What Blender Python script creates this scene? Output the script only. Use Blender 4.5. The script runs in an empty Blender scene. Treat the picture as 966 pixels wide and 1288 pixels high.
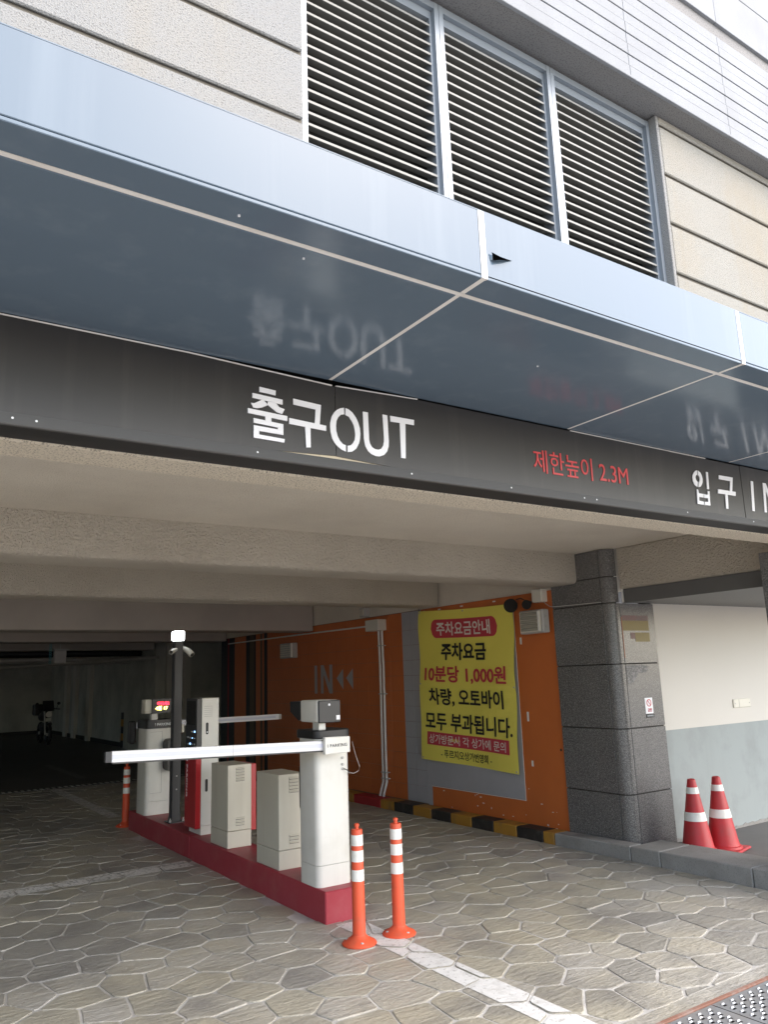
import bpy, bmesh, math, random
from mathutils import Vector, Matrix
from mathutils.geometry import tessellate_polygon
from math import radians, sin, cos, pi
random.seed(7)
sc = bpy.context.scene
COL = sc.collection

# ------------------------------------------------------------------ camera
YAW, PITCH, ROLL = 0.59472, 0.20778, -0.03471
cam = bpy.data.cameras.new('camera'); cam.sensor_fit = 'VERTICAL'; cam.sensor_height = 36.0
cam.lens = 981.6/1288*36; cam.clip_start = 0.05; cam.clip_end = 3000
co = bpy.data.objects.new('camera', cam); COL.objects.link(co)
cy, sy, cp, sp = cos(YAW), sin(YAW), cos(PITCH), sin(PITCH)
fw = Vector((sy*cp, cy*cp, sp)); r0 = Vector((cy, -sy, 0)); u0 = r0.cross(fw)
rr = r0*cos(ROLL)+u0*sin(ROLL); uu = -r0*sin(ROLL)+u0*cos(ROLL)
m = Matrix((rr, uu, -fw)).transposed().to_4x4(); m.translation = (0, 0, 1.70)
co.matrix_world = m
sc.camera = co

# ------------------------------------------------------------------ sky, sun, exposure
SUN_EL, SUN_AZ = radians(46), radians(148)      # azimuth measured clockwise from +Y
w = bpy.data.worlds.new('World'); sc.world = w; w.use_nodes = True
nt = w.node_tree; bg = nt.nodes['Background']
sky = nt.nodes.new('ShaderNodeTexSky'); sky.sky_type = 'NISHITA'; sky.sun_disc = False
sky.sun_elevation = SUN_EL; sky.sun_rotation = SUN_AZ; sky.dust_density = 1.6; sky.air_density = 1.0; sky.ozone_density = 1.0
nt.links.new(sky.outputs[0], bg.inputs[0]); bg.inputs[1].default_value = 0.12
sl = bpy.data.lights.new('sun', 'SUN'); sl.energy = 1.5; sl.angle = radians(100); sl.color = (1.0, 0.90, 0.78)
so = bpy.data.objects.new('sun', sl); COL.objects.link(so); so.location = (0, -20, 30)
sd = Vector((sin(SUN_AZ)*cos(SUN_EL), cos(SUN_AZ)*cos(SUN_EL), sin(SUN_EL)))
so.rotation_euler = sd.to_track_quat('Z', 'Y').to_euler()
sc.view_settings.view_transform = 'Standard'; sc.view_settings.look = 'None'
sc.view_settings.exposure = 1.98; sc.view_settings.gamma = 1.0; sc.view_settings.use_curve_mapping = False
sc.render.engine = 'CYCLES'
cy_ = sc.cycles; cy_.use_denoising = True
cy_.max_bounces = 10; cy_.diffuse_bounces = 7; cy_.glossy_bounces = 4; cy_.caustics_reflective = False; cy_.caustics_refractive = False

# ------------------------------------------------------------------ materials
def mat(name, col, rough=0.6, metal=0.0, var=None, stain=None, speck=None, bump=None, world=True, spec=0.5, coat=0.0, emit=None, streak=None, wave=None):
    M = bpy.data.materials.new(name); M.use_nodes = True
    t = M.node_tree; N = t.nodes; L = t.links; b = N['Principled BSDF']
    b.inputs['Roughness'].default_value = rough; b.inputs['Metallic'].default_value = metal
    b.inputs['Specular IOR Level'].default_value = spec; b.inputs['Coat Weight'].default_value = coat
    b.inputs['Coat Roughness'].default_value = 0.08
    rgb = N.new('ShaderNodeRGB'); rgb.outputs[0].default_value = (*col, 1); out = rgb.outputs[0]
    if world: pos = N.new('ShaderNodeNewGeometry').outputs['Position']
    else: pos = N.new('ShaderNodeTexCoord').outputs['Object']
    def noise(scale, detail=4, vec=None, rg=0.6):
        n = N.new('ShaderNodeTexNoise'); n.inputs['Scale'].default_value = scale; n.inputs['Detail'].default_value = detail
        n.inputs['Roughness'].default_value = rg; L.new(vec or pos, n.inputs['Vector']); return n.outputs[0]
    def ramp(v, a, c):
        r = N.new('ShaderNodeMapRange'); r.inputs[1].default_value = a; r.inputs[2].default_value = c; L.new(v, r.inputs[0]); return r.outputs[0]
    def mix(f, a, c):
        x = N.new('ShaderNodeMix'); x.data_type = 'RGBA'; L.new(f, x.inputs[0]); L.new(a, x.inputs[6])
        if isinstance(c, tuple): x.inputs[7].default_value = (*c, 1)
        else: L.new(c, x.inputs[7])
        return x.outputs[2]
    def mul(a, k):
        x = N.new('ShaderNodeMath'); x.operation = 'MULTIPLY'; L.new(a, x.inputs[0]); x.inputs[1].default_value = k; return x.outputs[0]
    if var:                                     # (scale, second colour, strength)
        out = mix(mul(ramp(noise(var[0]), 0.3, 0.7), var[2]), out, var[1])
    if stain:
        out = mix(mul(ramp(noise(stain[0], 6), 0.48, 0.72), stain[2]), out, stain[1])
    if streak:                                  # vertical rain streaks (scale, colour, strength)
        mp = N.new('ShaderNodeMapping'); mp.inputs['Scale'].default_value = (1, 1, 0.06); L.new(pos, mp.inputs[0])
        out = mix(mul(ramp(noise(streak[0], 5, mp.outputs[0]), 0.52, 0.75), streak[2]), out, streak[1])
    if speck:                                   # (scale, colour, strength, threshold)
        out = mix(mul(ramp(noise(speck[0], 2), speck[3], speck[3]+0.06), speck[2]), out, speck[1])
    L.new(out, b.inputs['Base Color'])
    if bump:
        bp = N.new('ShaderNodeBump'); bp.inputs['Strength'].default_value = bump[1]; bp.inputs['Distance'].default_value = bump[2]
        h = noise(bump[0], bump[3] if len(bump) > 3 else 4)
        if wave:
            mp = N.new('ShaderNodeMapping'); mp.inputs['Rotation'].default_value = (0, 0, wave[1]); mp.inputs['Scale'].default_value = (1, 5, 1); L.new(pos, mp.inputs[0])
            h2 = noise(wave[0], 5, mp.outputs[0], 0.65); ad = N.new('ShaderNodeMath'); ad.operation = 'MULTIPLY_ADD'
            L.new(h2, ad.inputs[0]); ad.inputs[1].default_value = wave[2]; L.new(h, ad.inputs[2]); h = ad.outputs[0]
        L.new(h, bp.inputs['Height']); L.new(bp.outputs[0], b.inputs['Normal'])
    if emit:
        b.inputs['Emission Color'].default_value = (*emit[0], 1); b.inputs['Emission Strength'].default_value = emit[1]
    return M

m_stucco_up = mat('upper stucco', (.298, .296, .288), .9, var=(1.3, (.28, .276, .266), .6), speck=(120, (.13, .125, .12), .7, .58), bump=(120, .8, .012), stain=(1.1, (.34, .30, .23), .3), streak=(2.2, (.33, .28, .20), .4))
m_stucco_r = mat('cream stucco', (.325, .313, .28), .9, var=(1.3, (.30, .285, .25), .6), speck=(120, (.13, .12, .10), .6, .58), bump=(120, .8, .012), stain=(1.1, (.33, .27, .18), .4), streak=(2.2, (.31, .25, .16), .5))
m_groove = mat('groove', (.20, .18, .15), .95, bump=(150, .6, .005))
m_pebble = mat('lintel stucco', (.78, .70, .56), .95, speck=(110, (.30, .255, .19), .75, .55), bump=(110, 1.0, .02))
m_coarse = mat('coarse stucco', (.74, .67, .555), .95, stain=(.9, (.52, .46, .37), .5), var=(2.0, (.66, .595, .495), .5), bump=(58, 1.0, .065, 3))
m_slab = mat('slab stucco', (.78, .72, .61), .95, stain=(.8, (.55, .49, .40), .5), var=(1.2, (.67, .61, .52), .6), bump=(110, .8, .02), speck=(120, (.40, .36, .30), .5, .60))
m_smoothbeam = mat('smooth beam paint', (.46, .41, .36), .9, var=(1.0, (.30, .27, .24), .5), bump=(60, .15, .004))
m_beige = mat('exposed backing', (.62, .54, .40), .9, speck=(180, (.3, .25, .2), .5, .6))
m_alu = mat('blue grey composite panel', (.110, .150, .192), .14, 0, var=(.7, (.10, .139, .181), .5), streak=(6, (.138, .179, .22), .7), bump=(1.4, .03, .02), spec=.42)
m_seal = mat('white sealant', (.72, .70, .66), .6, stain=(6, (.5, .42, .34), .4))
m_black = mat('black sign sheet', (.019, .018, .0175), .40, var=(1.5, (.030, .028, .026), .7), streak=(9, (.070, .062, .056), .35), bump=(2.0, .05, .01))
m_lip = mat('sign lip', (.075, .075, .074), .45, var=(4, (.08, .078, .075), .6))
m_under = mat('sign underside', (.012, .0115, .011), .6)
m_letter = mat('white acrylic', (.80, .80, .82), .4)
m_redletter = mat('red acrylic', (.55, .045, .05), .4)
m_frame = mat('louvre frame aluminium', (.27, .30, .33), .4, .3)
m_slat = mat('louvre slat', (.25, .245, .228), .55, .1, var=(3, (.25, .245, .225), .6))
m_dark = mat('dark void', (.012, .012, .012), .9)
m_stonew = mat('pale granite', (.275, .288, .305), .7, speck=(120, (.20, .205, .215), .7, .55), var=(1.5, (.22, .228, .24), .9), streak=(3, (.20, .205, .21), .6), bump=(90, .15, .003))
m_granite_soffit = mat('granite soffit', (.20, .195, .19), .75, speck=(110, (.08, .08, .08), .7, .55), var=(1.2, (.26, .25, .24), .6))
m_granite = mat('dark granite', (.135, .13, .124), .24, speck=(230, (.42, .41, .40), .8, .57), var=(70, (.04, .04, .04), .8), stain=(2.5, (.13, .125, .12), .4))
m_gjoint = mat('granite joint', (.03, .025, .02), .9)
m_orange = mat('orange tile paint', (.56, .150, .034), .45, var=(2.5, (.48, .125, .03), .6), bump=(30, .08, .004))
m_greyt = mat('grey tile paint', (.40, .40, .42), .5, var=(3, (.34, .34, .36), .6), bump=(30, .08, .004))
m_mortar = mat('tile joint', (.22, .14, .09), .9)
m_black2 = mat('black paint', (.012, .012, .013), .5)
m_brown = mat('brown grey paint', (.12, .085, .055), .6)
m_white = mat('white cabinet paint', (.72, .71, .665), .42, var=(3, (.66, .645, .595), .5), stain=(5, (.50, .47, .40), .3), streak=(9, (.55, .53, .47), .35), world=True)
m_cream = mat('cream cabinet paint', (.60, .57, .48), .45, var=(2.5, (.54, .50, .42), .6), streak=(6, (.44, .40, .33), .4))
m_grey = mat('grey steel', (.45, .44, .42), .5)
m_red = mat('red island paint', (.33, .026, .042), .5, var=(3, (.40, .06, .085), .6), stain=(4, (.40, .12, .12), .45), bump=(40, .2, .004))
m_redgl = mat('red enamel', (.42, .012, .018), .3, coat=.3)
m_blackpl = mat('black plastic', (.018, .018, .019), .4)
m_hornm = mat('dark horn enamel', (.02, .018, .016), .75, spec=.2)
m_pole = mat('charcoal pole', (.030, .031, .035), .45)
m_boom = mat('white boom', (.80, .80, .82), .35)
m_boomstrip = mat('boom light strip', (.62, .64, .74), .35)
m_lampw = mat('lit lamp', (.9, .9, .9), .4, emit=((.95, 1.0, 1.0), 2.2))
m_ledr = mat('red led', (.5, .01, .01), .5, emit=((1.0, .02, .04), 2.5))
m_ledy = mat('yellow led', (.5, .5, .1), .5, emit=((1.0, .85, .15), 2.5))
m_ledb = mat('blue led', (.1, .3, .7), .5, emit=((.25, .5, 1.0), 1.0))
m_ledw = mat('white icon', (.75, .78, .8), .5)
m_bollard = mat('orange bollard rubber', (.72, .098, .036), .55, var=(6, (.60, .075, .03), .6), stain=(9, (.36, .10, .06), .45), bump=(60, .1, .002))
m_reflect = mat('white reflective tape', (.80, .79, .74), .35, stain=(14, (.55, .53, .46), .6))
m_cone = mat('red cone rubber', (.50, .030, .034), .5, var=(6, (.40, .024, .03), .7), stain=(8, (.30, .06, .05), .5), bump=(60, .1, .002))
m_stone = mat('stamped stone', (.41, .395, .36), .45, var=(1.3, (.425, .388, .295), .9), stain=(1.6, (.19, .183, .175), .8), speck=(60, (.46, .45, .42), .5, .60), bump=(28, .7, .011, 5), wave=(5.5, .5, 1.8))
m_stone2 = mat('olive stamped stone', (.375, .355, .295), .45, var=(1.3, (.425, .388, .295), .9), stain=(1.6, (.19, .183, .175), .8), speck=(60, (.46, .44, .38), .35, .62), bump=(28, .7, .011, 5), wave=(5.5, .5, 1.8))
m_stone3 = mat('stained stamped stone', (.30, .29, .265), .45, var=(1.3, (.335, .315, .265), .9), stain=(1.6, (.15, .145, .14), .8), speck=(60, (.36, .35, .32), .35, .60), bump=(28, .7, .011, 5), wave=(5.5, .5, 1.8))
m_joint = mat('pale joint', (.66, .645, .61), .85, var=(3.0, (.26, .25, .23), .9), bump=(60, .3, .005))
m_paint = mat('worn white road paint', (.74, .74, .72), .6, stain=(9, (.46, .45, .42), .6), speck=(35, (.36, .35, .32), .6, .60), bump=(30, .5, .008))
m_paintold = mat('faded road paint', (.74, .73, .70), .7, stain=(5, (.45, .44, .41), .7), speck=(30, (.2, .2, .19), .7, .55), bump=(30, .4, .006))
m_floorline = mat('worn garage line', (.24, .235, .22), .7, stain=(5, (.15, .145, .135), .9))
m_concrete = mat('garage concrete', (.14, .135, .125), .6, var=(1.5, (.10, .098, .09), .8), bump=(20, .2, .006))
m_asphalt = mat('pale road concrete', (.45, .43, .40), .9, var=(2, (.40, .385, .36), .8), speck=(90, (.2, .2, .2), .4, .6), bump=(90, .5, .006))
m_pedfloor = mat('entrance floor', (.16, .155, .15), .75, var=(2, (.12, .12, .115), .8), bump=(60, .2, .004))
m_curb = mat('granite kerb', (.34, .335, .32), .8, var=(2.2, (.22, .215, .20), .9), speck=(120, (.16, .155, .15), .6, .58), bump=(90, .3, .004), stain=(3, (.14, .135, .12), .6))
m_yellow = mat('yellow kerb paint', (.40, .205, .028), .6, stain=(6, (.17, .11, .05), .85), bump=(40, .3, .004))
m_blackk = mat('black kerb paint', (.022, .020, .018), .6, stain=(6, (.10, .085, .07), .8), bump=(40, .3, .004))
m_redk = mat('red kerb paint', (.36, .02, .025), .6)
m_banner = mat('yellow banner cloth', (.84, .75, .13), .6, bump=(5, .35, .03))
m_bred = mat('banner red print', (.55, .055, .075), .6)
m_bblack = mat('banner black print', (.02, .02, .02), .6)
m_bwhite = mat('banner white print', (.80, .72, .66), .6)
m_whitewall = mat('cream wall paint', (.60, .57, .515), .7, var=(1.0, (.56, .535, .48), .5), bump=(50, .06, .003))
m_greywall = mat('grey green wall paint', (.285, .315, .31), .6, streak=(4, (.24, .265, .255), .6), stain=(2.6, (.20, .215, .21), .6), bump=(50, .06, .003))
m_corr = mat('ribbed ceiling metal', (.24, .24, .235), .5, .2)
m_fascia2 = mat('grey steel beam', (.10, .10, .098), .6, var=(2, (.13, .13, .125), .5))
m_garwall = mat('garage wall paint', (.55, .55, .49), .8, var=(.8, (.32, .32, .29), .7), stain=(1.5, (.22, .22, .2), .4))
m_garwall2 = mat('pale garage wall paint', (.62, .60, .54), .8, var=(.8, (.55, .53, .48), .7))
m_pipe = mat('grey pipe', (.42, .40, .36), .5)
m_ivory = mat('ivory plastic', (.66, .63, .54), .45)
m_pvc = mat('white pvc', (.72, .71, .67), .4)
m_chrome = mat('aluminium reflector', (.5, .49, .46), .3, .8)
m_glassl = mat('ribbed lamp lens', (.30, .285, .23), .25)
m_plate = mat('galvanised plate', (.36, .38, .40), .45, .5, var=(12, (.28, .27, .26), .7), stain=(6, (.42, .40, .38), .5))
m_rust = mat('rusty angle', (.26, .13, .09), .8, stain=(8, (.42, .38, .34), .6))
m_refl_y = mat('painted yellow reflection', (.25, .19, .05), .5, speck=(190, (.10, .09, .08), .8, .52))  # colours of the reflection painted on the pillar granite
m_refl_r = mat('painted red reflection', (.20, .10, .09), .5, speck=(190, (.10, .09, .09), .85, .50), stain=(9, (.16, .15, .14), .9))
m_refl_o = mat('painted orange reflection', (.36, .13, .06), .5, speck=(190, (.12, .10, .09), .8, .55))
m_torn = mat('torn paper residue', (.27, .255, .25), .6, speck=(60, (.12, .12, .115), .95, .47), stain=(14, (.13, .125, .12), .95))
m_cyan = mat('cyan chain', (.10, .38, .42), .5)

# ------------------------------------------------------------------ building helpers
LOC = {}
class MB:
    def __init__(s): s.v = []; s.f = []
    def box(s, x0, x1, y0, y1, z0, z1):
        x0, x1 = min(x0, x1), max(x0, x1); y0, y1 = min(y0, y1), max(y0, y1); z0, z1 = min(z0, z1), max(z0, z1)
        n = len(s.v)
        s.v += [(x0,y0,z0),(x1,y0,z0),(x1,y1,z0),(x0,y1,z0),(x0,y0,z1),(x1,y0,z1),(x1,y1,z1),(x0,y1,z1)]
        s.f += [[n+i for i in q] for q in ((0,3,2,1),(4,5,6,7),(0,1,5,4),(1,2,6,5),(2,3,7,6),(3,0,4,7))]; return s
    def prism(s, ring0, ring1):                 # two matching rings of 3-D points, capped
        n = len(s.v); k = len(ring0); s.v += [tuple(p) for p in ring0]+[tuple(p) for p in ring1]
        s.f += [[n+i, n+(i+1) % k, n+k+(i+1) % k, n+k+i] for i in range(k)]
        s.f += [[n+i for i in range(k)][::-1], [n+k+i for i in range(k)]]; return s
    def polyY(s, poly, y0, y1):                 # polygon in x,z extruded along y
        return s.prism([(x, y0, z) for x, z in poly], [(x, y1, z) for x, z in poly])
    def polyX(s, poly, x0, x1):                 # polygon in y,z extruded along x
        return s.prism([(x0, y, z) for y, z in poly], [(x1, y, z) for y, z in poly])
    def polyZ(s, poly, z0, z1):
        return s.prism([(x, y, z0) for x, y in poly], [(x, y, z1) for x, y in poly])
    def tube(s, pts, r, n=8):
        pts = [Vector(p) for p in pts]; rings = []
        for i, p in enumerate(pts):
            d = (pts[min(i+1, len(pts)-1)]-pts[max(i-1, 0)]).normalized()
            a = d.cross(Vector((0, 0, 1)) if abs(d.z) < .9 else Vector((1, 0, 0))).normalized(); b = d.cross(a)
            rad = r[i] if isinstance(r, (list, tuple)) else r
            rings.append([p+a*rad*cos(2*pi*k/n)+b*rad*sin(2*pi*k/n) for k in range(n)])
        base = len(s.v)
        for g in rings: s.v += [tuple(q) for q in g]
        for i in range(len(rings)-1):
            for k in range(n):
                a = base+i*n+k; b = base+i*n+(k+1) % n; s.f.append([a, b, b+n, a+n])
        s.f.append([base+k for k in range(n)][::-1]); s.f.append([base+(len(rings)-1)*n+k for k in range(n)]); return s
    def lathe(s, cx, cy, prof, n=24, z0=0):
        base = len(s.v)
        for r, z in prof: s.v += [(cx+r*cos(2*pi*k/n), cy+r*sin(2*pi*k/n), z0+z) for k in range(n)]
        for i in range(len(prof)-1):
            for k in range(n):
                a = base+i*n+k; b = base+i*n+(k+1) % n; s.f.append([a, b, b+n, a+n])
        s.f.append([base+k for k in range(n)][::-1]); s.f.append([base+(len(prof)-1)*n+k for k in range(n)]); return s
    def quad(s, a, b, c, d):
        n = len(s.v); s.v += [tuple(a), tuple(b), tuple(c), tuple(d)]; s.f.append([n, n+1, n+2, n+3]); return s
    def grid(s, fn, nu, nv):
        base = len(s.v)
        for j in range(nv+1):
            for i in range(nu+1): s.v.append(tuple(fn(i/nu, j/nv)))
        for j in range(nv):
            for i in range(nu):
                a = base+j*(nu+1)+i; s.f.append([a, a+1, a+nu+2, a+nu+1])
        return s
    def build(s, name, material, parent=None, bevel=0.0, seg=1, smooth=False, origin=None, fix=True):
        o0 = Vector(LOC.get(parent.name, (0, 0, 0))) if parent else Vector((0, 0, 0))
        org = Vector(origin) if origin else o0
        me = bpy.data.meshes.new(name)
        me.from_pydata([tuple(Vector(p)-org) for p in s.v], [], s.f)
        bm = bmesh.new(); bm.from_mesh(me)
        if fix: bmesh.ops.recalc_face_normals(bm, faces=bm.faces)
        if bevel:
            ed = [e for e in bm.edges if len(e.link_faces) == 2 and e.calc_face_angle(0) > 0.6]
            bmesh.ops.bevel(bm, geom=ed, offset=bevel, segments=seg, affect='EDGES', clamp_overlap=True, profile=.5)
        bm.to_mesh(me); bm.free()
        if smooth:
            for p in me.polygons: p.use_smooth = True
            me.set_sharp_from_angle(angle=radians(38))
        me.materials.append(material)
        ob = bpy.data.objects.new(name, me); COL.objects.link(ob)
        if parent: ob.parent = parent
        ob.location = org-o0 if parent else org
        LOC[ob.name] = tuple(org)
        return ob
def tag(o, label=None, cat=None, group=None, kind=None):
    if label: o['label'] = label
    if cat: o['category'] = cat
    if group: o['group'] = group
    if kind: o['kind'] = kind
    return o
def thing(name, loc, label, cat, group=None):
    o = bpy.data.objects.new(name, None); COL.objects.link(o); o.location = loc; o.empty_display_size = .2
    LOC[o.name] = tuple(loc); return tag(o, label, cat, group)
def kids(o): return [c for c in COL.objects if c.parent == o]
def copy_tree(o, parent=None):
    c = o.copy(); COL.objects.link(c)
    if parent: c.parent = parent
    for ch in kids(o): copy_tree(ch, c)
    return c
def B(x0, x1, y0, y1, z0, z1): return MB().box(x0, x1, y0, y1, z0, z1)
def text(name, body, material, parent, org, right, up, w, h, depth=.003, bold=0.0, warp=None, spacing=1.0):
    """real lettering: glyph outlines fitted to a w x h box whose lower left corner is org"""
    c = bpy.data.curves.new('t', 'FONT'); c.body = body; c.size = 1; c.offset = bold; c.resolution_u = 3; c.space_character = spacing
    o = bpy.data.objects.new('t', c); COL.objects.link(o)
    dg = bpy.context.evaluated_depsgraph_get(); dg.update()
    me = bpy.data.meshes.new_from_object(o.evaluated_get(dg))
    bpy.data.objects.remove(o); bpy.data.curves.remove(c)
    xs = [v.co.x for v in me.vertices]; ys = [v.co.y for v in me.vertices]
    x0, x1, y0, y1 = min(xs), max(xs), min(ys), max(ys)
    o0 = Vector(LOC[parent.name]); right = Vector(right); up = Vector(up); nrm = right.cross(up)
    bm = bmesh.new(); bm.from_mesh(me)
    if warp is None:
        r = bmesh.ops.extrude_face_region(bm, geom=list(bm.faces)); ex = {v for v in r['geom'] if isinstance(v, bmesh.types.BMVert)}
    else: ex = set(bm.verts)
    for v in bm.verts:
        u = (v.co.x-x0)/(x1-x0); t = (v.co.y-y0)/(y1-y0); d = depth if v in ex else 0
        if warp: v.co = Vector(warp(u, t))-o0
        else: v.co = Vector(org)+right*(u*w)+up*(t*h)+nrm*d-o0
    bmesh.ops.recalc_face_normals(bm, faces=bm.faces) if warp is None else None
    bm.to_mesh(me); bm.free(); me.name = name; me.materials.clear(); me.materials.append(material)
    ob = bpy.data.objects.new(name, me); COL.objects.link(ob); ob.parent = parent; LOC[ob.name] = tuple(o0)
    return ob
def clip(poly, a, b, c):                        # keep a*x+b*y <= c
    out = []
    for i in range(len(poly)):
        p, q = poly[i], poly[(i+1) % len(poly)]; dp = a*p[0]+b*p[1]-c; dq = a*q[0]+b*q[1]-c
        if dp <= 0: out.append(p)
        if dp*dq < 0:
            t = dp/(dp-dq); out.append((p[0]+(q[0]-p[0])*t, p[1]+(q[1]-p[1])*t))
    return out
def area(p): return abs(sum(p[i][0]*p[(i+1) % len(p)][1]-p[(i+1) % len(p)][0]*p[i][1] for i in range(len(p))))/2

# ================================================================== GROUND
CURB_X = 5.98
g = MB().quad((-400, -400, -.04), (400, -400, -.04), (400, 400, -.04), (-400, 400, -.04)).build('ground', m_asphalt); tag(g, kind='structure')
rd = B(-30, 40, -14, 2.36, -.035, -.006).build('road', m_asphalt); tag(rd, kind='structure')
pv = MB().quad((-4, 2.84, -.005), (CURB_X+.02, 2.84, -.005), (CURB_X+.02, 14.95, -.005), (-4, 14.95, -.005)).build('stamped_pavement', m_joint); tag(pv, kind='structure')
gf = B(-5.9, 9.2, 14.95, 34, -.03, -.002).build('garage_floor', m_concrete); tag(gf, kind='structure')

# stamped flagstones: jittered hexagon cells
seeds = []
PX, PY = .305, .275
rows = int(12.2/PY)+2
for j in range(rows):
    for i in range(int(7.7/PX)+2):
        seeds.append((-1.6+(i+(j % 2)*.5)*PX+random.uniform(-.088, .088), 2.8+j*PY+random.uniform(-.075, .075)))
buck = {}
for p in seeds: buck.setdefault((int(p[0]//.5), int(p[1]//.5)), []).append(p)
cells = []
for p in seeds:
    poly = [(p[0]-.5, p[1]-.5), (p[0]+.5, p[1]-.5), (p[0]+.5, p[1]+.5), (p[0]-.5, p[1]+.5)]
    bx, by = int(p[0]//.5), int(p[1]//.5)
    for ii in range(bx-2, bx+3):
        for jj in range(by-2, by+3):
            for q in buck.get((ii, jj), ()):
                if q is p: continue
                dx, dy = q[0]-p[0], q[1]-p[1]; d = math.hypot(dx, dy)
                if d > .75: continue
                nx, ny = dx/d, dy/d
                poly = clip(poly, nx, ny, nx*(p[0]+q[0])/2+ny*(p[1]+q[1])/2-.0060)
                if len(poly) < 3: break
    for a, b, c in ((1, 0, CURB_X-.004), (-1, 0, 1.6), (0, 1, 14.94), (0, -1, -2.93)):
        if len(poly) >= 3: poly = clip(poly, a, b, c)
    if len(poly) < 3 or area(poly) < .004: continue
    cx = sum(q[0] for q in poly)/len(poly); cyy = sum(q[1] for q in poly)/len(poly)
    if 2.96 < cx < 3.24 and 5.35 < cyy < 10.0: continue
    # soften the corners and bow the edges a little
    rp = []
    for i in range(len(poly)):
        a, b = poly[i], poly[(i+1) % len(poly)]
        L = math.hypot(b[0]-a[0], b[1]-a[1])
        if L < .012: continue
        k = min(.22, .014/L)
        rp.append((a[0]+(b[0]-a[0])*k, a[1]+(b[1]-a[1])*k)); 
        if L > .07:
            jx, jy = random.uniform(-.004, .004), random.uniform(-.004, .004)
            rp.append(((a[0]+b[0])/2+jx, (a[1]+b[1])/2+jy))
        rp.append((b[0]+(a[0]-b[0])*k, b[1]+(a[1]-b[1])*k))
    if len(rp) < 4: continue
    seen = cx > .09*cyy-.1 and cx < 6.2
    cells.append((0 if seen else 1, math.hypot(cx, cyy), (cx, cyy), rp, (random.uniform(-.012, .012), random.uniform(-.012, .012), random.uniform(-.0012, .0012))))
cells.sort(key=lambda c: (c[0], c[1]))
def stone_rings(c):
    (cx, cyy), rp, (ta, tb, tc) = c[2], c[3], c[4]
    def ins(p, d):
        dx, dy = p[0]-cx, p[1]-cyy; L = math.hypot(dx, dy); return (p[0]-dx/L*d, p[1]-dy/L*d)
    zt = lambda p: tc+ta*(p[0]-cx)+tb*(p[1]-cyy)
    r1 = [(x, y, -.012) for x, y in rp]
    r2 = [(*ins(p, .002), zt(p)-.002) for p in rp]
    r3 = [(*ins(p, .006), zt(p)) for p in rp]
    return r1, r2, r3
def add_stone(mb, c):
    rings = stone_rings(c); n = len(mb.v); k = len(rings[0])
    for r in rings: mb.v += r
    for j in range(2):
        for i in range(k): mb.f.append([n+j*k+i, n+j*k+(i+1) % k, n+(j+1)*k+(i+1) % k, n+(j+1)*k+i])
    mb.f.append([n+2*k+i for i in range(k)])
from mathutils import noise as mnoise
rest = [MB(), MB(), MB()]
SM = (m_stone, m_stone2, m_stone3)
def tone(c):
    v = mnoise.noise((c[2][0]*.75, c[2][1]*.55, 2.2))+random.uniform(-.28, .28)
    return 1 if v > .17 else 2 if v < -.26 else 0
for i, c in enumerate(cells):
    if i < 300:
        mb = MB(); add_stone(mb, c); mb.build('flagstone', SM[tone(c)], pv, origin=(c[2][0], c[2][1], 0))
    else: add_stone(rest[tone(c)], c)
for r_, m_ in zip(rest, SM): r_.build('flagstone', m_, pv)['kind'] = 'stuff'
# painted lines follow the stones they lie on
def paint_line(name, material, x0, x1, y0, y1, rag=0):
    mb = MB(); mb.quad((x0, y0, -.0038), (x1, y0, -.0038), (x1, y1, -.0038), (x0, y1, -.0038))
    for c in cells:
        r = stone_rings(c)[2]; ta, tb, tc = c[4]; cx, cyy = c[2]
        poly = [(p[0], p[1]) for p in r]
        for a, b, d in ((1, 0, x1), (-1, 0, -x0), (0, 1, y1), (0, -1, -y0)):
            if len(poly) >= 3: poly = clip(poly, a, b, d)
        if len(poly) < 3: continue
        n = len(mb.v); mb.v += [(x, y, tc+ta*(x-cx)+tb*(y-cyy)+.0025) for x, y in poly]; mb.f.append(list(range(n, n+len(poly))))
    return tag(mb.build(name, material, fix=False), kind='structure')
paint_line('lane_line', m_paint, 2.985, 3.185, 2.94, 5.20)
paint_line('stop_line', m_paintold, -1.6, 2.86, 7.66, 7.93)
paint_line('floor_line', m_paintold, 2.96, 3.13, 11.1, 14.9)
for (x0, x1, y0, y1) in ((3.74, 3.90, 16.2, 19.6), (1.6, 1.74, 21, 26)):
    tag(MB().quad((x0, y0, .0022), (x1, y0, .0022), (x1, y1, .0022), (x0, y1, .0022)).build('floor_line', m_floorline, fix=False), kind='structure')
# trench drain inside
td = thing('trench_drain', (1.5, 15.1, 0), 'dark slotted trench drain crossing the garage floor behind the barrier island', 'drain')
B(-2, 6.1, 15.0, 15.22, -.001, .003).build('drain_frame', m_black2, td)
mb = MB()
for i in range(80): mb.box(-1.95+i*.1, -1.95+i*.1+.045, 15.03, 15.19, .003, .006)
mb.build('slot_bar', m_grey, td)['kind'] = 'stuff'
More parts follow.
